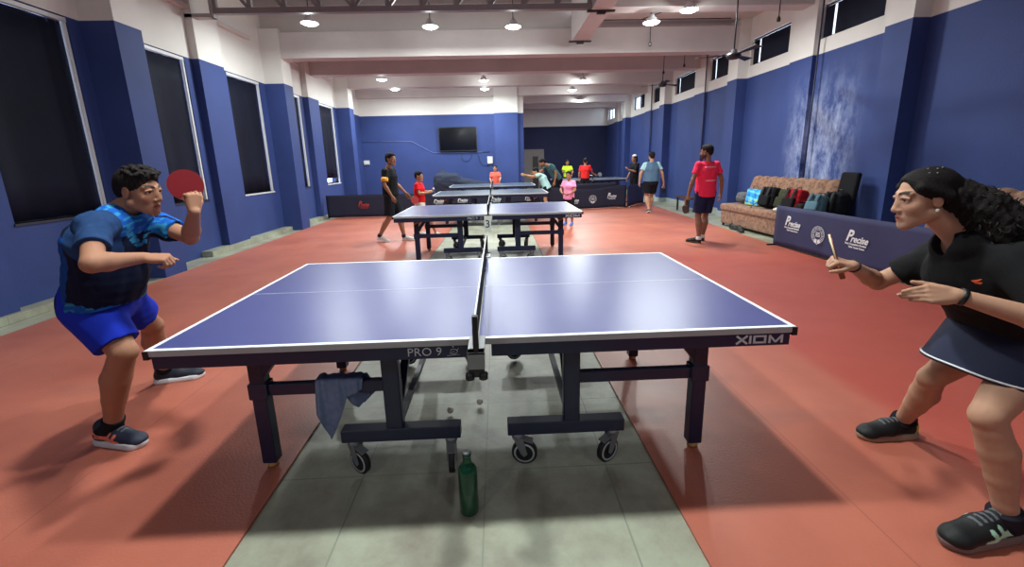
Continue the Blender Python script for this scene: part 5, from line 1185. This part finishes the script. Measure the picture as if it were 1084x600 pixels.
# hanging conduit line and droppers under the right ceiling
tag(MB().tube([(2.22, 7.2, 4.36), (5.2, 7.2, 4.36)], .010, 6).tube([(3.25, 7.2, 4.36), (4.2, 5.95, 4.40)], .008, 6).box(2.20, 2.3, 7.18, 7.22, 4.34, 4.56).build('ceiling_conduit', M_iron), 'dark conduit line crossing under the ceiling right of the long beam', 'conduit')
for (x, y, l) in ((3.32, 6.78, 'hanging dark dropper rod right of the lamp by the long beam'), (5.04, 5.33, 'hanging dark dropper rod right of the fan'), (4.95, 8.85, 'dark dropper rod beyond the fan in the second bay'), (4.75, 9.70, 'farthest dark dropper rod over the right side')):
    t = empty('dropper_rod', (x, y, 3.75), l, 'hanging rod', 'hanging dropper rods'); MB().tube([(x, y, 3.80), (x, y, 4.56)], .010, 6).build('rod', M_iron, t); MB().lathe([(0, -.02), (.028, -.01), (.032, .03), (.015, .07), (0, .07)], (x, y, 3.75), 12).build('end_cap', M_black, t)
def fan(x, y, zh, lab, a0, R=.62, ztop=4.56):
    t = empty('ceiling_fan', (x, y, zh), lab, 'ceiling fan', 'ceiling fans'); m = mat('fan_dark', (34, 32, 40), .45)
    MB().tube([(x, y, zh+.05), (x, y, ztop)], .013, 8).build('down_rod', m, t); MB().lathe([(0, ztop-zh), (.06, ztop-zh), (.05, ztop-zh-.10), (.015, ztop-zh-.14), (0, ztop-zh-.14)], (x, y, zh), 16).build('canopy_cup', m, t)
    MB().lathe([(0, .10), (.035, .09), (.05, .045), (.11, .025), (.12, -.02), (.09, -.06), (0, -.07)], (x, y, zh), 24).build('motor', m, t)
    for k in range(3):
        a = a0+k*2*PI/3; d = Vector((math.cos(a), math.sin(a), 0)); n = Vector((-d.y, d.x, 0)); c = Vector((x, y, zh))
        b = MB(); b.prism([c+d*.10-n*.03, c+d*.20-n*.05, c+d*R-n*.065+Vector((0,0,.015)), c+d*R+n*.065-Vector((0,0,.015)), c+d*.20+n*.05, c+d*.10+n*.03], (0, 0, .006)); b.build('blade', m, t)
    return t
fan(4.22, 5.18, 3.10+.08, 'dark ceiling fan hanging in front of the right upper windows', 2.75, .60)
fan(4.95, 10.25, 3.56, 'smaller far ceiling fan near the second column of the right wall', .4, .6)
# ---------------- things on and by the sofa
def bag(name, c, hs, rad, rgb, label, rot_=0.0, tilt=0.0, pocket=None, straps=None, cat='bag', grp='bags on and beside the sofa', extra=None):
    t = empty(name, (c[0], c[1], c[2]-hs[2]), label, cat, grp); cz, sz = math.cos(rot_), math.sin(rot_)
    ax = np.array([[cz, sz, 0], [-sz, cz, 0], [0, 0, 1.0]]); lean = rot(V(0, 0, 1), ax[1], tilt); ax = np.array([np.cross(ax[1], lean), ax[1], lean])
    col = C3(*rgb); P = lambda x, y, z: V(c)+ax[0]*x+ax[1]*y+ax[2]*z
    sdf_obj('bag_body', [(rbox(c, hs, rad, ax), 0)], .009, M_clothA, t, None, col, lambda X, Y, Z: .006*snoise(X, Y, Z, 30, 5), 2)
    if pocket: sdf_obj('front_pocket', [(rbox(P(-hs[0]-.02, 0, -hs[2]*.35), (.035, hs[1]*.78, hs[2]*.5), .025, ax), 0)], .009, M_clothA, t, None, C3(*pocket), None, 2)
    MB().tube([P(0, -.05, hs[2]-.01), P(0, -.045, hs[2]+.035), P(0, .045, hs[2]+.035), P(0, .05, hs[2]-.01)], .008, 6).build('grab_handle', M_black, t)
    if straps:
        for sg in (-1, 1):
            MB().sheet(lambda u, v, sg=sg: Vector(P(-hs[0]-.012-.03*math.sin(PI*u), sg*hs[1]*.45+(v-.5)*.055, hs[2]*(.95-1.8*u))), 14, 2, Vector(ax[0]*-.01)).build('strap', mat('strap_%d_%d' % straps[:2], straps, .8), t)
    return t
SZ = .485
bag('grey_cap_bag', (5.40, 6.46, SZ+.13), (.13, .16, .12), .10, (92, 94, 98), 'slumped grey sports bag at the far left end of the sofa seat', .1, .15)
def tote():
    t = empty('tote_bag', (5.34, 6.02, SZ), 'turquoise and blue printed tote bag on the sofa', 'bag', 'bags on and beside the sofa')
    def col(vs):
        n = snoise(vs[:, 0], vs[:, 1], vs[:, 2], 45, 21); z = vs[:, 2]-SZ; c = np.tile(C3(56, 160, 214), (len(vs), 1)); c[n > .3] = C3(120, 200, 220); c[n < -.35] = C3(36, 110, 190); c[(z < .13) & (n > .05)] = C3(178, 200, 90); return c
    sdf_obj('bag_body', [(rbox((5.34, 6.02, SZ+.17), (.05, .19, .17), .03, [[math.cos(.15), math.sin(.15), -.15], [-math.sin(.15), math.cos(.15), 0], [.15, 0, 1]]), 0)], .008, M_clothA, t, None, col)
    MB().tube([(5.36, 6.12, SZ+.33), (5.36, 6.08, SZ+.40), (5.36, 5.96, SZ+.40), (5.36, 5.92, SZ+.33)], .007, 6).build('carry_handle', M_black, t)
tote()
bk = bag('backpack', (5.36, 5.53, SZ+.205), (.11, .17, .20), .07, (24, 25, 30), 'black backpack leaning on the sofa right of the printed tote', .1, .2, (20, 21, 26), (16, 16, 18))
MB().sheet(lambda u, v: Vector((5.24-.13*min(1, u*2)+.003, 5.72+(v-.5)*.03, SZ+.12-.10*min(1, u*2)-max(0, u-.5)*.56)), 16, 2, (-.004, 0, 0)).build('dangling_strap', M_black, bk)
bag('shoulder_bag', (5.38, 5.13, SZ+.195), (.09, .13, .19), .05, (58, 62, 44), 'olive green bag on the sofa between the black and red backpacks', .1, .25, (50, 54, 40))
bag('backpack', (5.34, 4.82, SZ+.205), (.11, .17, .20), .06, (170, 34, 46), 'red and black backpack on the sofa', .1, .25, (26, 24, 28), (24, 22, 26))
bag('duffel_bag', (5.30, 4.56, SZ+.095), (.10, .09, .09), .05, (40, 34, 32), 'dark low bag at the right end of the sofa seat', .1, .1)
tag(sdf_obj('crumpled_cloth', [(ell((5.16, 5.02, SZ+.035), (.05, .07, .03)), 0)], .007, M_clothA, None, (5.16, 5.02, SZ), C3(215, 215, 212), lambda X, Y, Z: .01*snoise(X, Y, Z, 60, 3)), 'small white crumpled cloth on the front edge of the sofa', 'cloth')
# chair with heap of bags between sofa and column
t = empty('office_chair', (5.45, 4.04, 0), 'black office chair piled with bags beside the first right column', 'chair')
sdf_obj('backrest', [(rbox((5.60, 4.03, .98), (.04, .17, .22), .035, [[1, 0, -.12], [0, 1, 0], [.12, 0, 1]]), 0)], .01, M_clothA, t, None, C3(26, 26, 30))
sdf_obj('seat', [(rbox((5.42, 4.04, .46), (.23, .22, .05), .04), 0)], .01, M_clothA, t, None, C3(28, 28, 32))
MB().tube([(5.60, 4.04, .45), (5.66, 4.04, .6), (5.66, 4.04, .9)], .015, 8).build('back_support', M_black, t)
MB().tube([(5.42, 4.04, .08), (5.42, 4.04, .44)], .025, 10).build('gas_column', M_black, t)
for k in range(5):
    a = k*2*PI/5; p = MB().bar((5.42, 4.04, .09), (5.42+.24*math.cos(a), 4.04+.24*math.sin(a), .065), .035, .025).build('base_arm', M_black, t)
    MB().lathe([(0, -.012), (.026, -.012), (.028, 0), (.026, .012), (0, .012)], (5.42+.24*math.cos(a), 4.04+.24*math.sin(a), .030), 14, (math.sin(a), -math.cos(a), 0)).build('castor', M_rubber, p)
bag('backpack', (5.24, 4.16, .52+.17), (.10, .13, .16), .07, (78, 108, 122), 'faded blue-grey backpack piled on the office chair', .3, .35, (92, 124, 138), (60, 84, 98))
bag('backpack', (5.47, 4.05, .72), (.11, .16, .18), .08, (24, 26, 32), 'black backpack piled on the office chair seat', -.1, .1, (20, 22, 26), (14, 14, 16))
for (x, y, l, a) in ((5.0, 6.12, 'left dark shoe on the floor in front of the sofa', .2), (4.98, 5.78, 'right dark shoe on the floor in front of the sofa', -.3)):
    t = empty('trainer_shoe', (x, y, 0), l, 'shoe', 'dark shoes before the sofa'); shoe(t, (x, y+.12, 0), (a*.5, -1, 0), 1.0, base=(24, 26, 28), sole=(40, 42, 44), h=.007)
# low bench by the right wall behind the pink-red shirt
t = empty('bench', (5.45, 9.0, 0), 'low dark bench against the right wall behind the man in the pink-red shirt', 'bench')
MB().box(5.30, 5.62, 8.85, 9.75, .36, .41).build('seat_board', mat('bench_brown', (72, 48, 44), .6, var=.1), t, bevel=.006)
for y in (8.95, 9.65):
    for x in (5.33, 5.59): MB().box(x-.02, x+.02, y-.02, y+.02, 0, .36).build('leg', M_iron, t)
# covered equipment behind the third table
def cover():
    pr = [(rbox((-1.75, 13.45, .62), (.42, .35, .50), .12), 0), (cap((-1.9, 13.35, .9), (-1.86, 13.4, 1.32), .20, .03), .10), (cap((-1.9, 13.4, .80), (-.15, 13.4, .66), .32, .09), .18), (cap((-1.4, 13.4, .35), (-.2, 13.4, .38), .33, .28), .15), (half(rbox((-1.2, 13.4, .2), (1.05, .36, .2), .08), (0, 0, .0), (0, 0, -1)), .1)]
    o = sdf_obj('equipment_cover', pr, .02, M_clothA, None, (-1.2, 13.4, 0), C3(46, 52, 68), lambda X, Y, Z: .014*snoise(X*.6, Y, Z, 16, 31)+.008*snoise(X, Y, Z, 34, 32), 2, [((0, 0, .004), (0, 0, -1))])
    return tag(o, 'folded table under a peaked dark navy cover before the back wall', 'cover')
cover()
for o in bpy.data.objects:
    if '_w' in o: del o['_w']
